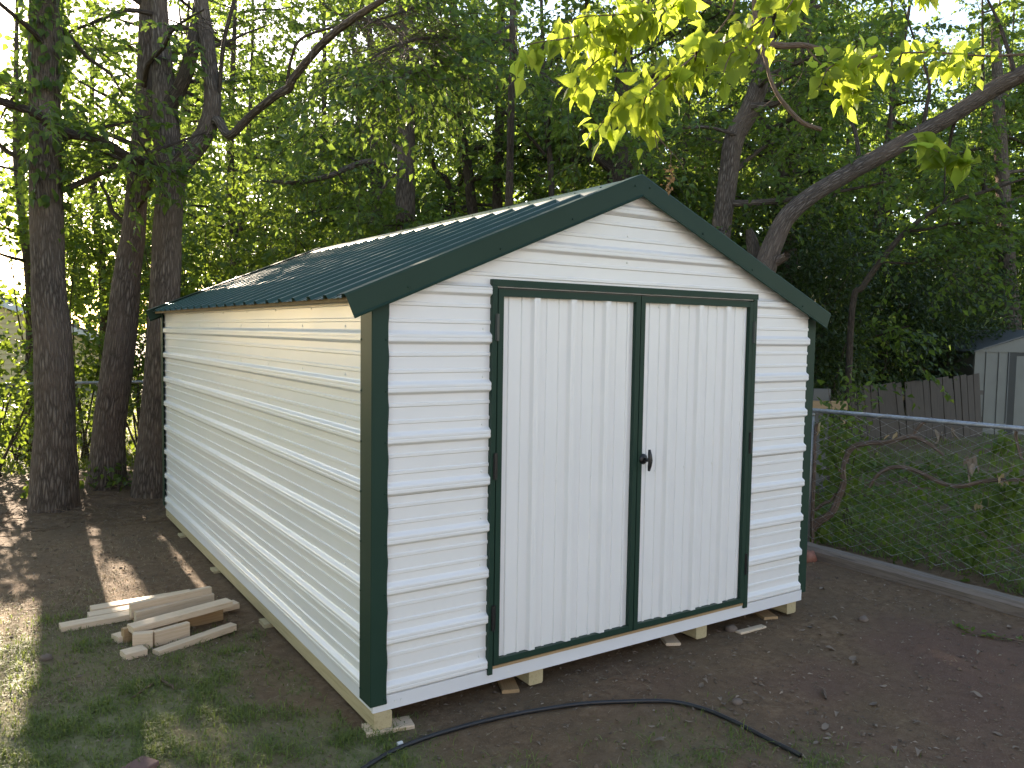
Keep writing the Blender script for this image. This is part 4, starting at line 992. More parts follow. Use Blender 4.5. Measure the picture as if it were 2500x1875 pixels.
for i, (x_, y_, zc, rx, rz, lb) in enumerate(((-0.75, 10.2, 2.75, .75, 1.0, 'leafy thicket above the back fence between the two left trunks'), (-0.15, 11.2, 3.1, .8, 1.1, 'leafy thicket above the back fence behind the leaning trunk'), (0.6, 10.4, 2.9, .75, 1.1, 'leafy thicket behind the forked trunk'), (-1.9, 11.2, 3.7, .8, .8, 'leafy thicket above the house eave at the left edge'))):
    a_, d_ = pxd(x_, y_); shrub('leafy_shrub', lb, a_, d_, zc, rx, rz, 1500, .09, M_LEAFV, 160 + i, .8, True, G1, 7, .36)
# dark evergreens right of the shed
G2 = 'dark evergreens by the board fence'
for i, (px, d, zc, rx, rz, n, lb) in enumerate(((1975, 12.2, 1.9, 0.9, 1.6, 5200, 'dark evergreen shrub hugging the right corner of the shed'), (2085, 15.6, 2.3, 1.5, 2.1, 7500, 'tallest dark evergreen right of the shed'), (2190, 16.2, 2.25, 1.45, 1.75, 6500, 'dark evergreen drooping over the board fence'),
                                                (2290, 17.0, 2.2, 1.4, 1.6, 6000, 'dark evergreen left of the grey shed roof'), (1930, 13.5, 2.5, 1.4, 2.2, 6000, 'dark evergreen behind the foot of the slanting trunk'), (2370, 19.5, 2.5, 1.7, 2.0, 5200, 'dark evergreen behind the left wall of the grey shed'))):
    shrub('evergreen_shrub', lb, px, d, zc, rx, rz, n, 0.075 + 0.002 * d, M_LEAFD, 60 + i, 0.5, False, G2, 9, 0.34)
G3 = 'understory bushes behind the shed'
for i, (px, d) in enumerate(((830, 14.5), (1000, 15.5), (1180, 15), (1340, 13.8), (1480, 14.2), (1620, 13), (1720, 14), (2050, 16), (2180, 17.5), (2480, 22))):
    shrub('understory_bush', '%s understory bush in the woods %s' % ('pale' if i % 2 else 'dark', where(px)), px, d, 1.5, 1.35, 1.55, 3000, 0.105, M_LEAFB if i % 2 else M_LEAFD, 80 + i, 0.6, False, 'understory bushes ' + where(px), 6, 0.40)
c_ = np.array([3.9, 6.6, 0]); hid = (c_ - CAM) @ FW  # three bushes added behind the shed to block a stray sun streak
t = shrub('understory_bush', 'bush added behind the back right corner of the shed to block sun', 1250 + FPX * ((c_ - CAM) @ RT) / hid, hid, 1.9, 1.0, 1.6, 6500, 0.09, M_LEAFB, 141, .6, False, None, 6, .25, carv=False)
t = shrub('understory_bush', 'second bush added behind the shed beside the chain link fence to block sun', 1250 + FPX * ((np.array([5.3, 7.6, 0]) - CAM) @ RT) / ((np.array([5.3, 7.6, 0]) - CAM) @ FW), (np.array([5.3, 7.6, 0]) - CAM) @ FW, 1.5, 1.0, 1.5, 5200, 0.09, M_LEAFB, 142, .6, False, None, 6, .25, carv=False)
a_, d_ = pxd(4.5, 9.8); shrub('understory_bush', 'third bush added behind the shed by the fence line to block sun', a_, d_, 2.6, 1.2, 1.7, 6500, .10, M_LEAFB, 143, .6, False, None, 6, .2, carv=False)
# pale weed standing over the chain link rail
shrub('weed_plant', 'pale green weed standing above the chain link rail beside the shed', 2070, 7.4, 1.05, 0.24, 0.55, 420, 0.060, M_LEAFV, 131, 0.55, True, None, 5, 0.3, 'plant')

# ------------------------------------------------------------------ vines on the right fence
def fpt(px, py, off=0.0):
    """point on the chain link plane seen at px,py"""
    n = np.array([-fd[1], fd[0], 0.0]); r = ray(px, py); o = np.array([FA[0], FA[1], 0]) + n * off; s = ((o - CAM) @ n) / (r @ n); return CAM + r * s
def vine(pts, w, label, off=0.05, mat=None):
    P = [fpt(a, b, off) for a, b in pts]; dd = depth_of(P[0]); R = [w2r(x, dd) for x in w]
    return ribbon('vine_stem', P, R, 9, mat or M_VINE, label, 'vine', 0.03)
vine([(1983, 1290), (2000, 1272), (2030, 1252), (2047, 1215), (2060, 1180), (2058, 1150), (2068, 1112), (2085, 1090), (2120, 1082), (2165, 1080), (2215, 1067), (2240, 1069), (2270, 1085), (2305, 1112)], [22, 20, 17, 15, 14, 12, 12, 13, 12, 12, 11, 10, 8, 5], 'thick brown vine climbing and arching left along the chain link')
vine([(2122, 1190), (2140, 1162), (2165, 1145), (2200, 1140), (2250, 1155), (2300, 1180), (2345, 1187), (2400, 1175), (2450, 1171), (2505, 1172)], [6, 9, 10, 10, 10, 10, 10, 9, 9, 8], 'long wavy vine stretched across the middle of the chain link')
vine([(1984, 1330), (1984, 1250), (1988, 1150), (1990, 1060), (1996, 1030)], [8, 9, 9, 8, 6], 'vine stem running up beside the fence post', 0.02)
vine([(1990, 1245), (2010, 1230), (2028, 1222), (2040, 1205)], [8, 8, 7, 5], 'short side shoot near the foot of the thick vine')
vine([(2490, 1040), (2480, 1060), (2488, 1100), (2500, 1140), (2510, 1180)], [8, 8, 7, 6, 5], 'vine dropping from the rail at the right edge', 0.06)
vine([(2225, 1070), (2240, 1045), (2258, 1030)], [8, 8, 7], 'cut vine stub leaning up to the rail')
def climber(label, clusters, seed, n, size):
    r = np.random.RandomState(seed); t = empty('climbing_plant', (0, 0, 0), label=label, category='climber'); p = []
    for (a, b, ra, rb, w) in clusters:
        for _ in range(int(n * w)):
            u, v = r.randn(2) * 0.5; p.append(fpt(a + u * ra, b + v * rb, 0.04 + 0.3 * r.rand() ** 2))
    p = np.array(p); p = p[p[:, 2] > 0.02]; m = len(p); me = []
    for k in range(5):
        V, F, nn = leaf_arrays(np.zeros((1, 3)), np.array([[0, 1.0, 0]]), np.array([[0, 0, 1.0]]), np.ones(1), 0.78, True, r)
        me.append(mesh_np('vine_leaf', V, F, False, {'tint': ('FACE', 'FLOAT', np.full(len(F), r.rand()))})); me[-1].materials.append(M_LEAFV)
    nrm = -np.array([-fd[1], fd[0], 0.0])
    order = np.argsort([depth_of(q) for q in p])
    for i in order[:300]:
        o = bpy.data.objects.new('leaf', me[r.randint(5)]); COL.objects.link(o); o.parent = t
        dd = Vector(unit(np.array([0, 0, -.7]) + r.randn(3) * .5)); nz = Vector(unit(nrm * .5 + np.array([0, 0, .6]) + r.randn(3) * .45)); x = dd.cross(nz).normalized(); nz = x.cross(dd)
        s = size * (0.6 + 0.7 * r.rand()); M = Matrix((x, dd, nz)).transposed().to_4x4() @ Matrix.Scale(s, 4); M.translation = Vector(p[i]); o.matrix_world = M
    for k in range(max(3, int(m / 45))):
        i = r.randint(m); a = p[i]; b = a + np.array([fd[0], fd[1], 0]) * r.randn() * .2 + np.array([0, 0, -0.15 - .3 * r.rand()]); b[2] = max(b[2], 0.0)
        P, R = resample([a, (a + b) / 2 + r.randn(3) * .04, b], [0.0015, 0.002, 0.0025], 0.06); V, F, D, bco = tube_arrays(P, R, 4); obj('stem', V, F, M_TWIG, t, True, {'bco': ('POINT', 'FLOAT_VECTOR', bco)})
    return t
climber('dark leafy climber covering the chain link next to the shed corner', [(2040, 1080, 60, 90, .40), (2060, 1180, 70, 80, .30), (2030, 1290, 60, 60, .3)], 11, 300, 0.066)
climber('bright leafy climber at the lower right of the chain link', [(2440, 1250, 70, 80, .45), (2380, 1330, 60, 60, .3), (2480, 1180, 40, 60, .25)], 12, 280, 0.072)
climber('sparse leafy runners in the middle of the chain link', [(2180, 1250, 110, 90, .4), (2280, 1180, 120, 80, .35), (2200, 1330, 110, 40, .25)], 13, 190, 0.060)
climber('small leafy tuft under the rail at the right edge', [(2450, 1085, 40, 30, 1.0)], 14, 45, 0.06)
# dry hanging leaves caught in the fence
def dry_leaf(p, s, mat, label, cat='dead leaf', seed=0, **kw):
    r = np.random.RandomState(seed); k = 7
    pp = np.array(p)[None] + r.randn(k, 3) * s * 0.22; V, F, n = leaf_arrays(pp, np.array([0, 0, -1.0]) + r.randn(k, 3) * .3, r.randn(k, 3), s * (0.6 + .5 * r.rand(k)), 0.5, True, r)
    return obj('dry_leaf_cluster', V, F, mat, None, False, {'tint': ('FACE', 'FLOAT', np.repeat(r.rand(k), n))}, label=label, category=cat, **kw)
dry_leaf(fpt(2443, 1160, .05), 0.085, M_DRYLEAF, 'pale tan dry leaf hanging from the long wavy vine', seed=3)
dry_leaf(fpt(2391, 1228, .05), 0.06, M_DRYLEAF, 'small dry leaf hanging low on the chain link', seed=4)
dry_leaf(fpt(2375, 1130, .05), 0.12, M_LITTER, 'withered brown leaf cluster hanging in the middle right of the chain link', seed=5)
dry_leaf(fpt(2305, 1055, .05), 0.12, M_LITTER, 'withered leaf cluster hanging just below the rail', seed=6)
dry_leaf(fpt(2180, 1062, .05), 0.08, M_DRYLEAF, 'dry tan leaves on top of the arching vine', seed=7)
dry_leaf(fpt(1998, 1040, .05), 0.07, M_DRYLEAF, 'dry leaves tangled at the top of the fence post', seed=8)
# creeping green runner on the dirt at right
t = empty('creeping_runner', (0, 0, 0), label='bright green creeping runner on the dirt at the right edge', category='plant'); r = np.random.RandomState(8)
rp = [gp(a, b, .01) for a, b in ((2325, 1528), (2360, 1545), (2410, 1556), (2470, 1565), (2530, 1570))]; rp = [np.array([q[0], q[1], gz(q[0], q[1]) + .015]) for q in rp]
P, R = resample(rp, [.0025] * 5, .03); V, F, D, bco = tube_arrays(P, R, 5); obj('stem', V, F, M_TWIG, t, True, {'bco': ('POINT', 'FLOAT_VECTOR', bco)})
for i in range(30):
    q = P[int(i / 30 * (len(P) - 1))]; V, F, n = leaf_arrays((q + r.randn(3) * .01)[None], np.array([[r.randn(), r.randn(), .35]]), np.array([[r.randn() * .3, r.randn() * .3, 1]]), np.array([.03 + .02 * r.rand()]), .8, True, r)
    obj('leaf', V, F, M_LEAFV, t, False, {'tint': ('FACE', 'FLOAT', np.full(n, .6 + .4 * r.rand()))})

# ------------------------------------------------------------------ board fence, grey shed, house
bf = empty('board_fence', (0, 0, 0), label='weathered grey board fence left of the grey shed', category='fence')
A_, B_ = at(2030, 1000, 14.2), at(2400, 1000, 15.2); dv = (B_ - A_); L_ = np.hypot(dv[0], dv[1]); dv = dv / L_; r = np.random.RandomState(3)
pw = 0.145; npl = int(L_ / pw) + 1
for i in range(npl):
    q = A_ + dv * pw * i; tpx = (i + .5) / npl; ztop = (0.93 + 0.26 * tpx + r.randn() * 0.012)
    m = MB(); m.box(-pw / 2 + .004, pw / 2 - .004, -.009, .009, -0.1, ztop)
    o = m.obj('plank', M_GREYWOOD, bf); o.location = (q[0], q[1] + r.randn() * .004, 0); o.rotation_euler = (0, -0.14 + r.randn() * .02, math.atan2(dv[1], dv[0]))
a, b = A_ + np.array([dv[1], -dv[0], 0]) * -.03, B_ + np.array([dv[1], -dv[0], 0]) * -.03
for z in (0.3, 0.8): MB().beam((a[0], a[1], z), (b[0], b[1], z), .04, .08).obj('rail', M_GREYWOOD, bf)
# boards leaning at the end of the fence next to the shed
for i, (px, mt, lb, tl) in enumerate(((2000, M_GREYSHED, 'pale grey sheet standing behind the chain link beside the shed', 0), (2022, M_GREYROOF, 'dark grey panel leaning beside the pale grey sheet', .25), (2036, M_GREYWOOD, 'grey plank leaning right of the dark grey panel', .3))):
    q = at(px, 980, 9.5 + .2 * i); m = MB(); m.box(-.1 if i == 0 else -.05, .1 if i == 0 else .05, -.012, .012, 0, 1.24)
    o = m.obj('scrap_sheet', mt, None, label=lb, category='panel'); o.location = (q[0], q[1], gz(q[0], q[1])); o.rotation_euler = (0.06, -tl, -.6)
q = at(2005, 980, 9.3); o = MB().beam((-.3, 0, 0), (.3, 0, 0), .04, .10).obj('crossbar', M_PINEB, None, label='brown rail across the pale grey sheet beside the shed', category='rail'); o.location = (q[0], q[1], 1.0); o.rotation_euler.z = -.58
m = MB(); m.box(-.28, -.24, -.02, .02, -1.0, 0); m.box(.24, .28, -.02, .02, -1.0, 0); pt_ = m.obj('legs', M_PINEB, o)

gs = empty('grey_shed', (0, 0, 0), label='small grey metal shed with black door track at the right edge', category='shed')
g0 = at(2372, 1000, 15.6); ang = -0.50; gdir = np.array([math.cos(ang), math.sin(ang), 0]); gin = np.array([-gdir[1], gdir[0], 0])
gs.location = (g0[0], g0[1], 0); gs.rotation_euler.z = ang
GW, GH, GD = 2.6, 1.60, 2.2
xs = np.arange(0, 1.2, 0.24)
MB().box(0.005, GW, 0.02, GD, -0.02, GH).obj('wall', M_GREYSHED, gs)
for i, (a, b) in enumerate(((0, .24), (.24, .50), (.50, .70))):
    MB().box(a + .012, b - .012, -0.004, 0.018, 0, GH).obj('wall_panel', M_GREYSHED, gs)
    MB().box(b - .011, b + .011, -0.02, 0.016, 0, GH).obj('panel_rib', M_GREYROOF if i == 2 else M_GREYSHED, gs)
MB().box(.712, .86, -0.012, 0.017, 0, GH - .003).obj('door_track', M_DARKGAP, gs)
MB().box(.862, 2.0, -0.012, 0.017, GH - .07, GH - .003).obj('door_track', M_DARKGAP, gs)
MB().box(.865, 1.45, 0.0, 0.018, 0, GH - .072).obj('door', M_GREYSHED, gs)
m = MB(); pk = 0.42; V = [(-.09, -.10, GH - .01), (GW / 2, -.10, GH + pk), (GW + .09, -.10, GH - .01), (-.09, GD + .1, GH - .01), (GW / 2, GD + .1, GH + pk), (GW + .09, GD + .1, GH - .01), (-.09, -.10, GH + .012), (GW / 2, -.10, GH + pk + .025), (GW + .09, -.10, GH + .012), (-.09, GD + .1, GH + .012), (GW / 2, GD + .1, GH + pk + .025), (GW + .09, GD + .1, GH + .012)]
m.add(V, [(0, 3, 4, 1), (1, 4, 5, 2), (6, 7, 10, 9), (7, 8, 11, 10), (0, 1, 7, 6), (1, 2, 8, 7), (3, 9, 10, 4), (4, 10, 11, 5), (0, 6, 9, 3), (2, 5, 11, 8)]); m.obj('roof', M_GREYROOF, gs)
m = MB(); m.add([(0.0, -.03, GH), (GW, -.03, GH), (GW / 2, -.03, GH + pk - .03), (0.0, GD, GH), (GW, GD, GH), (GW / 2, GD, GH + pk - .03)], [(0, 1, 2), (5, 4, 3), (0, 3, 4, 1)]); m.obj('gable', M_GREYSHED, gs)

hs = empty('yellow_house', (0, 0, 0), label='tan sided house with white eave far behind the leftmost trunk', category='house')
hp_ = at(262, 900, 27); ha = math.radians(4); hs.location = (hp_[0], hp_[1], 0); hs.rotation_euler.z = ha
HW, HB, HS = 9.0, 1.45, math.atan(0.46)       # wall runs to the left of its near right corner
zw = at(262, 850, 27)[2]; zlap = 0.16
k = 0; z = -0.05
while z < zw + 3.2:
    x1 = -max(0, (z - zw) / 0.42); x0 = -9.0
    if x1 < x0 + 1: break
    m = MB(); m.add([(x0, 0, z), (x1, 0, z), (x1, -.022, z + .004), (x0, -.022, z + .004), (x0, 0, z + zlap), (x1 - (.16 / .42 if z > zw else 0), 0, z + zlap)], [(0, 1, 2, 3), (3, 2, 5, 4)])
    m.obj('siding_board', M_TAN, hs); z += zlap
MB().box(-9, 0, .01, 6, -.1, zw + .1).obj('wall', M_TAN, hs)
m = MB(); m.beam((.35, -.3, zw - .10), (-8, -.3, zw + 8.0 * .42 + .03), .05, .2); m.obj('fascia', M_FASCIA, hs)
m = MB(); V = [(.5, -.34, zw + .06), (-8, -.34, zw + .06 + 8.5 * .42), (-8, 7, zw + .06 + 8.5 * .42), (.5, 7, zw + .06)]; V += [(a, b, c + .08) for a, b, c in V]
m.add(V, [(0, 1, 2, 3), (7, 6, 5, 4), (0, 4, 5, 1), (1, 5, 6, 2), (2, 6, 7, 3), (3, 7, 4, 0)]); m.obj('roof', M_SHINGLE, hs)

# unseen house added behind the camera to block low sky light
oh = empty('unseen_house', (-2.0, -9.5, 0), label='unseen grey house added behind the photographer to block low sky light', category='house')
M_UNSEEN = painted_metal('grey_siding', (0.24, 0.25, 0.27), 0.7, 0.0, 0.05)
MB().box(-8, 9, -7, -.02, -.1, 4.6).obj('wall', M_UNSEEN, oh)
for k in range(23): MB().add([(-8, 0, .2 * k), (9, 0, .2 * k), (9, .02, .2 * k + .004), (-8, .02, .2 * k + .004), (-8, .001, .2 * k + .2), (9, .001, .2 * k + .2)], [(0, 1, 2, 3), (3, 2, 5, 4)]).obj('siding_board', M_UNSEEN, oh)
MB().add([(-8.4, .5, 4.5), (9.4, .5, 4.5), (9.4, -3.5, 6.4), (-8.4, -3.5, 6.4), (-8.4, -7.5, 4.5), (9.4, -7.5, 4.5)], [(0, 1, 2, 3), (3, 2, 5, 4), (0, 3, 4), (1, 5, 2), (0, 4, 5, 1)]).obj('roof', M_SHINGLE, oh)

# ------------------------------------------------------------------ overhanging branch with bright leaves
ob_ = empty('overhanging_branch', (0, 0, 0), label='overhanging branch with glowing yellow-green leaves above the roof peak', category='branch')
rsO = np.random.RandomState(606); DO = 3.25
def hleaf_mesh(r, nm='hanging_leaf'):
    """heart-shaped, long-pointed leaf with a folded midrib and wavy edge, 1 unit long"""
    out = [(0, 0), (.13, -.03), (.25, .06), (.32, .21), (.31, .38), (.23, .56), (.12, .75), (.045, .90), (0, 1.06)]
    fold = .05 + .35 * r.rand(); cur = -.05 - .55 * r.rand(); ph = r.rand() * 6; tw = r.randn() * .5
    V = []; n = len(out); mid = [(0, y) for _, y in out]
    def P(x, y):
        z = abs(x) * fold * 2 + cur * y * y * .6 + .035 * math.sin(y * 9 + ph) * abs(x) * 3 + tw * x * y
        return (x, y, z)
    V = [P(0, y) for y in np.linspace(0, 1.04, n)] + [P(x, y) for x, y in out[1:-1]] + [P(-x, y) for x, y in out[1:-1]]
    F = []
    for s in (0, 1):
        o = n + s * (n - 2)
        for i in range(n - 1):
            a, b = i, i + 1
            oa = None if i == 0 else o + i - 1; obb = None if i == n - 2 else o + i
            f = [a, b] + ([obb] if obb is not None else []) + ([oa] if oa is not None else [])
            if len(f) >= 3: F.append(tuple(f) if s else tuple(f[::-1]))
    # rings of faces along the midrib
    me = mesh_np(nm, V, F, True, {'tint': ('FACE', 'FLOAT', np.full(len(F), r.rand()))}); me.materials.append(M_LEAFY); return me
HL = [hleaf_mesh(rsO) for _ in range(12)]
limbO = px_path([(2700, -260, 3.4), (2300, -190, 3.4), (1900, -130, 3.35), (1600, -90, 3.3), (1300, -60, 3.25), (1150, -50, 3.2)])
trunk_obj('limb', ob_, limbO, [.030, .027, .022, .017, .011, .006], M_TWIG, 12, .05, .05, 0, 3)
twO = [([(1740, -105), (1720, -20), (1620, 20), (1520, 35), (1430, 40), (1365, 58)], 3.25, 26, 82), ([(1620, -92), (1590, -20), (1500, 55), (1400, 90), (1310, 104), (1268, 118)], 3.15, 28, 80), ([(1590, -20), (1560, 60), (1480, 130), (1425, 180), (1400, 235)], 3.3, 24, 78),
       ([(1800, -110), (1790, 20), (1720, 110), (1640, 180), (1560, 215), (1500, 262), (1455, 322)], 3.3, 38, 84), ([(1640, 180), (1580, 230), (1575, 290), (1598, 318)], 3.2, 20, 78), ([(1900, -130), (1880, 20), (1780, 100), (1700, 128), (1640, 145)], 3.4, 22, 78),
       ([(1880, 20), (1830, 110), (1785, 130), (1765, 185)], 3.3, 16, 78), ([(2600, 128), (2480, 134), (2400, 136), (2250, 128), (2100, 138), (2020, 168), (1998, 215)], 3.0, 50, 70), ([(2140, 136), (2095, 160), (2070, 225)], 3.05, 18, 70), ([(1520, 35), (1470, 90), (1450, 150)], 3.2, 13, 76), ([(2380, 330), (2330, 345), (2270, 352), (2215, 368)], 6.0, 0, 60),
       ([(1990, -140), (1960, -60), (1930, 10), (1905, 40)], 3.3, 12, 86), ([(1700, 128), (1690, 170), (1650, 215)], 3.3, 10, 80), ([(2300, -190), (2280, -80), (2240, -20)], 3.2, 8, 90)]
cnt = 0
for pts, dd, nl, szpx in twO:
    if not nl: continue
    P = px_path([(a, b, dd + .12 * math.sin(i * 1.7 + a)) for i, (a, b) in enumerate(pts)]); trunk_obj('twig', ob_, P, np.linspace(.0055, .0018, len(P)), M_TWIG, 6, .05, .03, 0, 4)
    t_ = 0.22 + 0.78 * (np.arange(nl) + rsO.rand(nl)) / nl; q, tg = along(P, np.clip(t_, 0, 1))
    for i in range(nl):
        if cnt >= 300: break
        s = szpx * dd / FPX * (0.36 + .38 * rsO.rand()); toc = unit(CAM - q[i])
        dr = Vector(unit(np.array([0, 0, -1.0]) * (0.55 + .7 * rsO.rand()) + tg[i] * .3 + rsO.randn(3) * .5))
        nz = Vector(unit(toc * .35 + np.array([0, 0, .55]) + rsO.randn(3) * .6)); x = dr.cross(nz).normalized(); nz = x.cross(dr)
        base = Vector(q[i]) + dr * (0.02 + .03 * rsO.rand()) + Vector(rsO.randn(3) * .02)
        M = Matrix((x, dr, nz)).transposed().to_4x4() @ Matrix.Scale(s, 4); M.translation = base
        o = bpy.data.objects.new('leaf', HL[rsO.randint(12)]); COL.objects.link(o); o.parent = ob_; o.matrix_world = M; cnt += 1
        if i % 3 == 0:
            P2 = np.array([q[i], (q[i] + np.array(base)) / 2 + [0, 0, .004], np.array(base)]); V, F, D, bco = tube_arrays(P2, np.array([.0012, .001, .001]), 4)
            obj('petiole', V, F, M_LEAFY, ob_, True, {'tint': ('FACE', 'FLOAT', np.full(len(F), .5))})
# the many small or half-hidden leaves among them
EP, ED, EN, ES = [], [], [], []
for pts, dd, nl, szpx in twO:
    if not nl: continue
    P = px_path([(a, b, dd + .12 * math.sin(i * 1.7 + a)) for i, (a, b) in enumerate(pts)]); m = int(nl * 1.7)
    q, tg = along(P, .2 + .8 * rsO.rand(m)); EP.append(q + rsO.randn(m, 3) * .035); ED.append(np.array([0, 0, -.9]) + rsO.randn(m, 3) * .5); EN.append(np.array([0, 0, .5]) + rsO.randn(m, 3) * .6); ES.append(szpx * dd / FPX * (.35 + .35 * rsO.rand(m)))
leaf_obj('small_leaves', ob_, np.vstack(EP), np.vstack(ED), np.vstack(EN), np.concatenate(ES), M_LEAFY, .72, True, carv=False)
# trailing bare twig tip with the dried cluster
P = px_path([(1598, 318, 3.2), (1615, 345, 3.2), (1640, 372, 3.2), (1662, 398, 3.2), (1668, 412, 3.2)]); trunk_obj('twig', ob_, P, [.003, .0028, .0022, .0016, .001], M_TWIG, 6, .03, .03, 0, 4)
P = px_path([(1600, 330, 3.2), (1605, 360, 3.2), (1622, 384, 3.2)]); trunk_obj('twig', ob_, P, [.002, .0016, .001], M_TWIG, 6, .03, .03, 0, 4)
r = np.random.RandomState(12); k = 40; tt = r.rand(k); cp = np.array([at(1636 + 8 * math.sin(6 * t_) + r.randn() * 5, 402 + 66 * t_, 3.2) for t_ in tt])
P = px_path([(1638, 372, 3.2), (1637, 420, 3.2), (1634, 470, 3.2)])
dc = empty('dried_cluster', (0, 0, 0), label='orange dried flower cluster dangling from a twig beside the roof peak', category='dried flower')
trunk_obj('stalk', dc, P, [.0018, .0014, .001], M_TWIG, 5, .03, .03, 0, 4)
V, F, n = leaf_arrays(cp, r.randn(k, 3) + [0, 0, -.6], r.randn(k, 3), .012 + .012 * r.rand(k), .6, False, r); obj('florets', V, F, M_ORANGE, dc, False, {'tint': ('FACE', 'FLOAT', np.repeat(r.rand(k), n))}, kind='stuff')
# bare pale broken branch
bb = empty('broken_branch', (0, 0, 0), label='bare pale broken branch with peeling bark right of the glowing leaves', category='branch')
dB_ = 4.2
def bpt(l): return px_path([(a, b, dB_) for a, b in l])
trunk_obj('limb', bb, bpt([(1838, -120), (1842, 20), (1850, 80), (1858, 110), (1870, 150), (1880, 190), (1897, 228), (1922, 262), (1960, 300), (2005, 316)]), [.012, .012, .011, .010, .009, .009, .010, .011, .012, .011], M_TWIG, 10, .03, .05, 0, 3)
trunk_obj('limb', bb, bpt([(1852, 98), (1875, 108), (1915, 112), (1950, 110), (1970, 112), (2000, 118), (2040, 128)]), [.014, .020, .018, .016, .015, .010, .004], M_TWIG, 10, .03, .08, 0, 4)
for l, w in (([(1873, 158), (1892, 150), (1915, 147), (1938, 154)], .0035), ([(1882, 186), (1898, 184), (1910, 190), (1914, 208)], .0035), ([(1968, 115), (1985, 135), (2010, 162), (2060, 195), (2090, 210)], .004), ([(1897, 228), (1870, 255), (1805, 292)], .003), ([(1912, 250), (1895, 268), (1880, 278)], .003), ([(1950, 128), (1962, 160), (1950, 195), (1925, 225)], .002)):
    P = bpt(l); trunk_obj('twig', bb, P, np.linspace(w, w * .4, len(P)), M_TWIG, 6, .03, .03, 0, 5)
# spray of pale leaves hanging in front of the slanting trunk
sp = empty('leaf_spray', (0, 0, 0), label='spray of pale green leaves hanging below the slanting trunk', category='branch'); dS = 7.6; r = np.random.RandomState(91)
P = px_path([(2240, 300, dS), (2250, 345, dS), (2275, 362, dS), (2320, 385, dS), (2380, 405, dS)]); trunk_obj('twig', sp, P, [.006, .005, .004, .003, .002], M_TWIG, 6, .05, .03, 0, 5)
q, tg = along(P, .3 + .7 * r.rand(26))
for i in range(26):
    s = 62 * dS / FPX * (.6 + .6 * r.rand()); dr = Vector(unit(np.array([0, 0, -.5]) - RT * (.7 * (r.rand() - .35)) + r.randn(3) * .45)); nz = Vector(unit(np.array([0, 0, .7]) + r.randn(3) * .5)); x = dr.cross(nz).normalized(); nz = x.cross(dr)
    M = Matrix((x, dr, nz)).transposed().to_4x4() @ Matrix.Scale(s, 4); M.translation = Vector(q[i] + r.randn(3) * .03); o = bpy.data.objects.new('leaf', HL[r.randint(12)]); COL.objects.link(o); o.parent = sp; o.matrix_world = M

# ------------------------------------------------------------------ grass, straw, litter
def blades(name, x, y, length, width, mat, rs, lie=0.0, bend=0.5, tint=None, **kw):
    N = len(x); z = gh(x, y); a = rs.rand(N) * 6.283; dirv = np.stack([np.cos(a), np.sin(a), np.zeros(N)], 1); sidev = np.stack([-np.sin(a), np.cos(a), np.zeros(N)], 1)
    up = np.array([0, 0, 1.0]); tilt = lie + (0.15 + 0.6 * rs.rand(N)) * (1 - lie)
    base = np.stack([x, y, z - 0.003], 1); L = length[:, None]; w = width[:, None]
    h1 = (1 - tilt[:, None]); p1 = base + (up * h1 * .55 + dirv * tilt[:, None] * .5) * L; p2 = base + (up * h1 * (.85 - bend * .25) + dirv * (tilt[:, None] + bend * .35)) * L + up * (.003 if lie > .5 else 0)
    V = np.stack([base - sidev * w, base + sidev * w, p1 - sidev * w * .8, p1 + sidev * w * .8, p2], 1).reshape(-1, 3)
    F = (np.arange(N)[:, None, None] * 5 + np.array([(0, 1, 3), (0, 3, 2), (2, 3, 4)])[None]).reshape(-1, 3)
    tint = rs.rand(N) if tint is None else tint
    return obj(name, V, F, mat, None, False, {'tint': ('FACE', 'FLOAT', np.repeat(tint, 3))}, kind='stuff', **kw)
r = np.random.RandomState(2)
def scatter(n, x0, x1, y0, y1, prob): 
    x = x0 + (x1 - x0) * r.rand(n); y = y0 + (y1 - y0) * r.rand(n); k = r.rand(n) < prob(x, y); return x[k], y[k]
def clump(x, y): return sstep(.45, .75, n2(x, y, 7.0, 2, 44))
x, y = scatter(560000, -2.6, 2.6, -2.2, 3.2, lambda x, y: np.clip(grass_mask(x, y), 0, 1) * (0.25 + 0.75 * clump(x, y)))
blades('grass', x, y, .030 + .050 * r.rand(len(x)) * (.5 + clump(x, y)), .0013 + .0016 * r.rand(len(x)), M_GRASS, r, 0, .6, None, label='patchy short green grass left of and in front of the shed')
x, y = scatter(45000, -2.8, 4.3, -2.2, 7.0, lambda x, y: 0.22 + 0.5 * grass_mask(x, y) + .3 * (x < -.1))
ins = (x > 0) & (x < 3) & (y > .1) & (y < 4.9); x, y = x[~ins], y[~ins]
blades('dry_straw', x, y, .03 + .06 * r.rand(len(x)), .0012 + .0012 * r.rand(len(x)), M_STRAW, r, .9, .2, None, label='scattered dry straw and grass clippings on the dirt')
x, y = scatter(60000, -2.8, -.12, 1.0, 4.6, lambda x, y: .05 + .55 * sstep(.46, .62, n2(x, y, 1.4, 3, 51)))
blades('dry_grass', x, y, .02 + .035 * r.rand(len(x)), .0012 + .0014 * r.rand(len(x)), M_STRAW, r, .1, .7, None, label='short dry straw-coloured grass around the lumber heap')
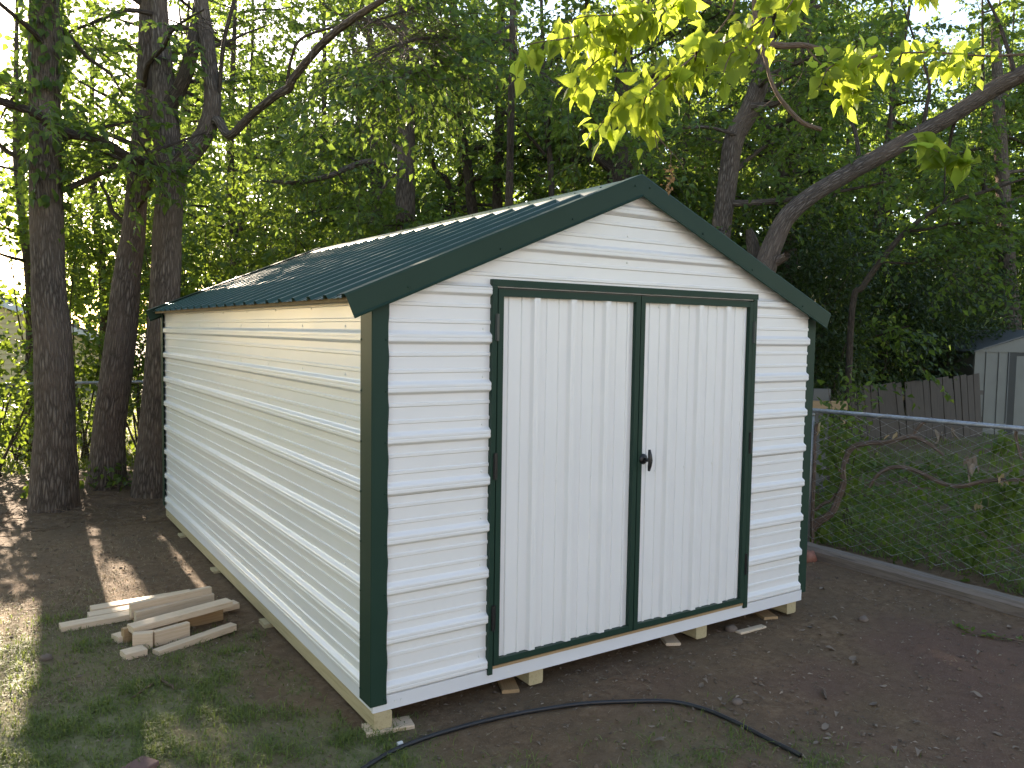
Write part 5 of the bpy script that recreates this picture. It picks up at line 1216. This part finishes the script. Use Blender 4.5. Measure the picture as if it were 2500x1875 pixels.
# lawn past the back fence and rough growth past the right fence
x, y = scatter(60000, -5, 5.5, 8.1, 20, lambda x, y: (8.1 / y) ** 1.2)
blades('lawn', x, y, .08 + .10 * r.rand(len(x)), .006 + .005 * r.rand(len(x)), M_LAWN, r, 0, .5, None, label='sunlit lawn beyond the back chain link fence')
x, y = scatter(130000, 4.75, 15, -1.5, 9, lambda x, y: .75 * sstep(.38, .6, n2(x, y, 1.1, 3, 66)) * (5.0 / np.maximum(x, 5)) + .04)
blades('rough_grass', x, y, .06 + .10 * r.rand(len(x)), .004 + .004 * r.rand(len(x)), M_GRASS, r, 0, .5, None, label='rough shaded grass beyond the right chain link fence')
# ground cover leaves past the right fence
x, y = scatter(16000, 4.65, 9.5, -1.2, 6, lambda x, y: .25 + .7 * sstep(.40, .6, n2(x, y, .9, 3, 67)))
p = np.stack([x, y, gh(x, y) + .02 + .12 * r.rand(len(x))], 1); leaf_obj('ground_cover', None, p, r.randn(len(p), 3) * [1, 1, .3], r.randn(len(p), 3) * .35 + [0, 0, 1], .04 + .045 * r.rand(len(p)), M_LEAFV, .75, True, r.rand(len(p)), carv=False, label='low leafy ground cover beyond the right chain link fence')
# litter: tiny chips and crumbled leaves
def lit(x, y): return 0.30 + .5 * (y > 4.8) + .35 * sstep(.5, .7, n2(x, y, 1.3, 3, 90)) - .15 * grass_mask(x, y)
x, y = scatter(70000, -2.9, 4.3, -2.2, 7.6, lit); ins = (x > -.05) & (x < 3.05) & (y > .25) & (y < 4.9); x, y = x[~ins], y[~ins]; n = len(x)
p = np.stack([x, y, gh(x, y) + .004 + .006 * r.rand(n)], 1); leaf_obj('leaf_litter', None, p, np.stack([r.randn(n), r.randn(n), .12 * r.randn(n)], 1), r.randn(n, 3) * .28 + [0, 0, 1], .007 + .028 * r.rand(n) ** 2.2, M_LITTER, .42, False, r.rand(n) ** 1.6, carv=False, label='crumbled dead leaves and chips strewn over the dirt')
x, y = scatter(9000, -2.6, 4.3, -2.2, 6.0, lambda x, y: (1 - .8 * grass_mask(x, y)) * (.25 + .75 * sstep(.45, .65, n2(x, y, 2.1, 3, 93)))); ins = (x > -.02) & (x < 3.02) & (y > .4) & (y < 4.9); x, y = x[~ins], y[~ins]; n = len(x)
rad = .003 + .011 * r.rand(n) ** 3; c = np.stack([x, y, gh(x, y) + rad * .35], 1); oct_ = np.array([(1, 0, 0), (0, 1, 0), (-1, 0, 0), (0, -1, 0), (0, 0, .75), (0, 0, -.75)], float)
V = (c[:, None] + oct_[None] * rad[:, None, None] * (.65 + .7 * r.rand(n, 6, 1))).reshape(-1, 3); F = (np.arange(n)[:, None, None] * 6 + np.array([(0, 1, 4), (1, 2, 4), (2, 3, 4), (3, 0, 4), (1, 0, 5), (2, 1, 5), (3, 2, 5), (0, 3, 5)])[None]).reshape(-1, 3)
obj('dirt_clods', V, F, flat('dirt_crumb', (0.15, 0.108, 0.075), .95), None, False, None, kind='stuff', label='small clods and crumbs of dirt over the bare yard')
# dry vines and sticks raked at the foot of the three trees
x, y = scatter(1500, -2.6, .9, 4.7, 7.2, lambda x, y: .5 + 0 * x); n = len(x)
o_ = np.stack([x, y, gh(x, y) + .015 + .02 * r.rand(n)], 1); V, F = twig_mesh(o_, np.stack([r.randn(n), r.randn(n) * .6, .1 * r.randn(n)], 1), .08 + .28 * r.rand(n) ** 2, .02, .004)
obj('raked_twigs', V, F, M_TWIG, None, False, {'bco': ('POINT', 'FLOAT_VECTOR', V)}, kind='stuff', label='raked dry twigs and vine pieces at the foot of the trunks')
# ivy at the foot of the trunks
for (px, py, lb) in ((120, 1215, 'ivy patch at the foot of the leftmost trunk'), (235, 1195, 'ivy patch at the foot of the leaning trunk'), (322, 1195, 'ivy patch between the leaning and forked trunks')):
    c = gp(px, py, .06); k = 70; q = np.stack([c[0] + r.randn(k) * .14, c[1] - .1 + r.randn(k) * .12, .06 + .22 * r.rand(k) ** 2], 1); q[:, 2] += gh(q[:, 0], q[:, 1])
    t = empty('ivy_patch', (0, 0, 0), label=lb, category='ivy'); leaf_obj('foliage', t, q, r.randn(k, 3) + [0, -.5, -.4], r.randn(k, 3) * .4 + [0, -.5, .8], .045 + .04 * r.rand(k), M_LEAFV, .8, True, r.rand(k))
    V, F = twig_mesh(q[:20], r.randn(20, 3) * [1, 1, .3] + [0, 0, -.4], np.full(20, .12), .1, .002); obj('stems', V, F, M_VINE, t, False, {'bco': ('POINT', 'FLOAT_VECTOR', V)}, kind='stuff')
# larger single dead leaves
dm = []
for i in range(6):
    rr = np.random.RandomState(700 + i); V, F, n = leaf_arrays(np.zeros((1, 3)), np.array([[0, 1.0, 0]]), np.array([[0, 0, 1.0]]), np.ones(1), .62, True, rr); V[:, 2] += .25 * V[:, 0] ** 2 * (1 if i % 2 else -1) * 2 + .12 * np.sin(V[:, 1] * 5 + i)
    V[:, 2] -= V[:, 2].min(); me = mesh_np('dead_leaf', V, F, True, {'tint': ('FACE', 'FLOAT', np.full(len(F), .35 + .6 * rr.rand()))}); me.materials.append(M_LITTER); dm.append(me)
k = 0
for i in range(400):
    px, py = 1500 + 1000 * r.rand(), 1440 + 425 * r.rand(); c = gp(px, py, 0)
    if c[0] > 4.2 or (c[1] > -.15 and c[0] < 3.2): continue
    o = bpy.data.objects.new('dead_leaf', dm[r.randint(6)]); COL.objects.link(o); s = .028 + .038 * r.rand(); o.scale = (s, s, s); o.location = (c[0], c[1], gz(c[0], c[1]) + .003); o.rotation_euler = (r.randn() * .15, r.randn() * .15, r.rand() * 6.28)
    o['label'] = 'curled dry leaf lying on the bare dirt right of the hose'; o['category'] = 'dead leaf'; o['group'] = 'single dry leaves on the dirt'; k += 1
    if k >= 44: break
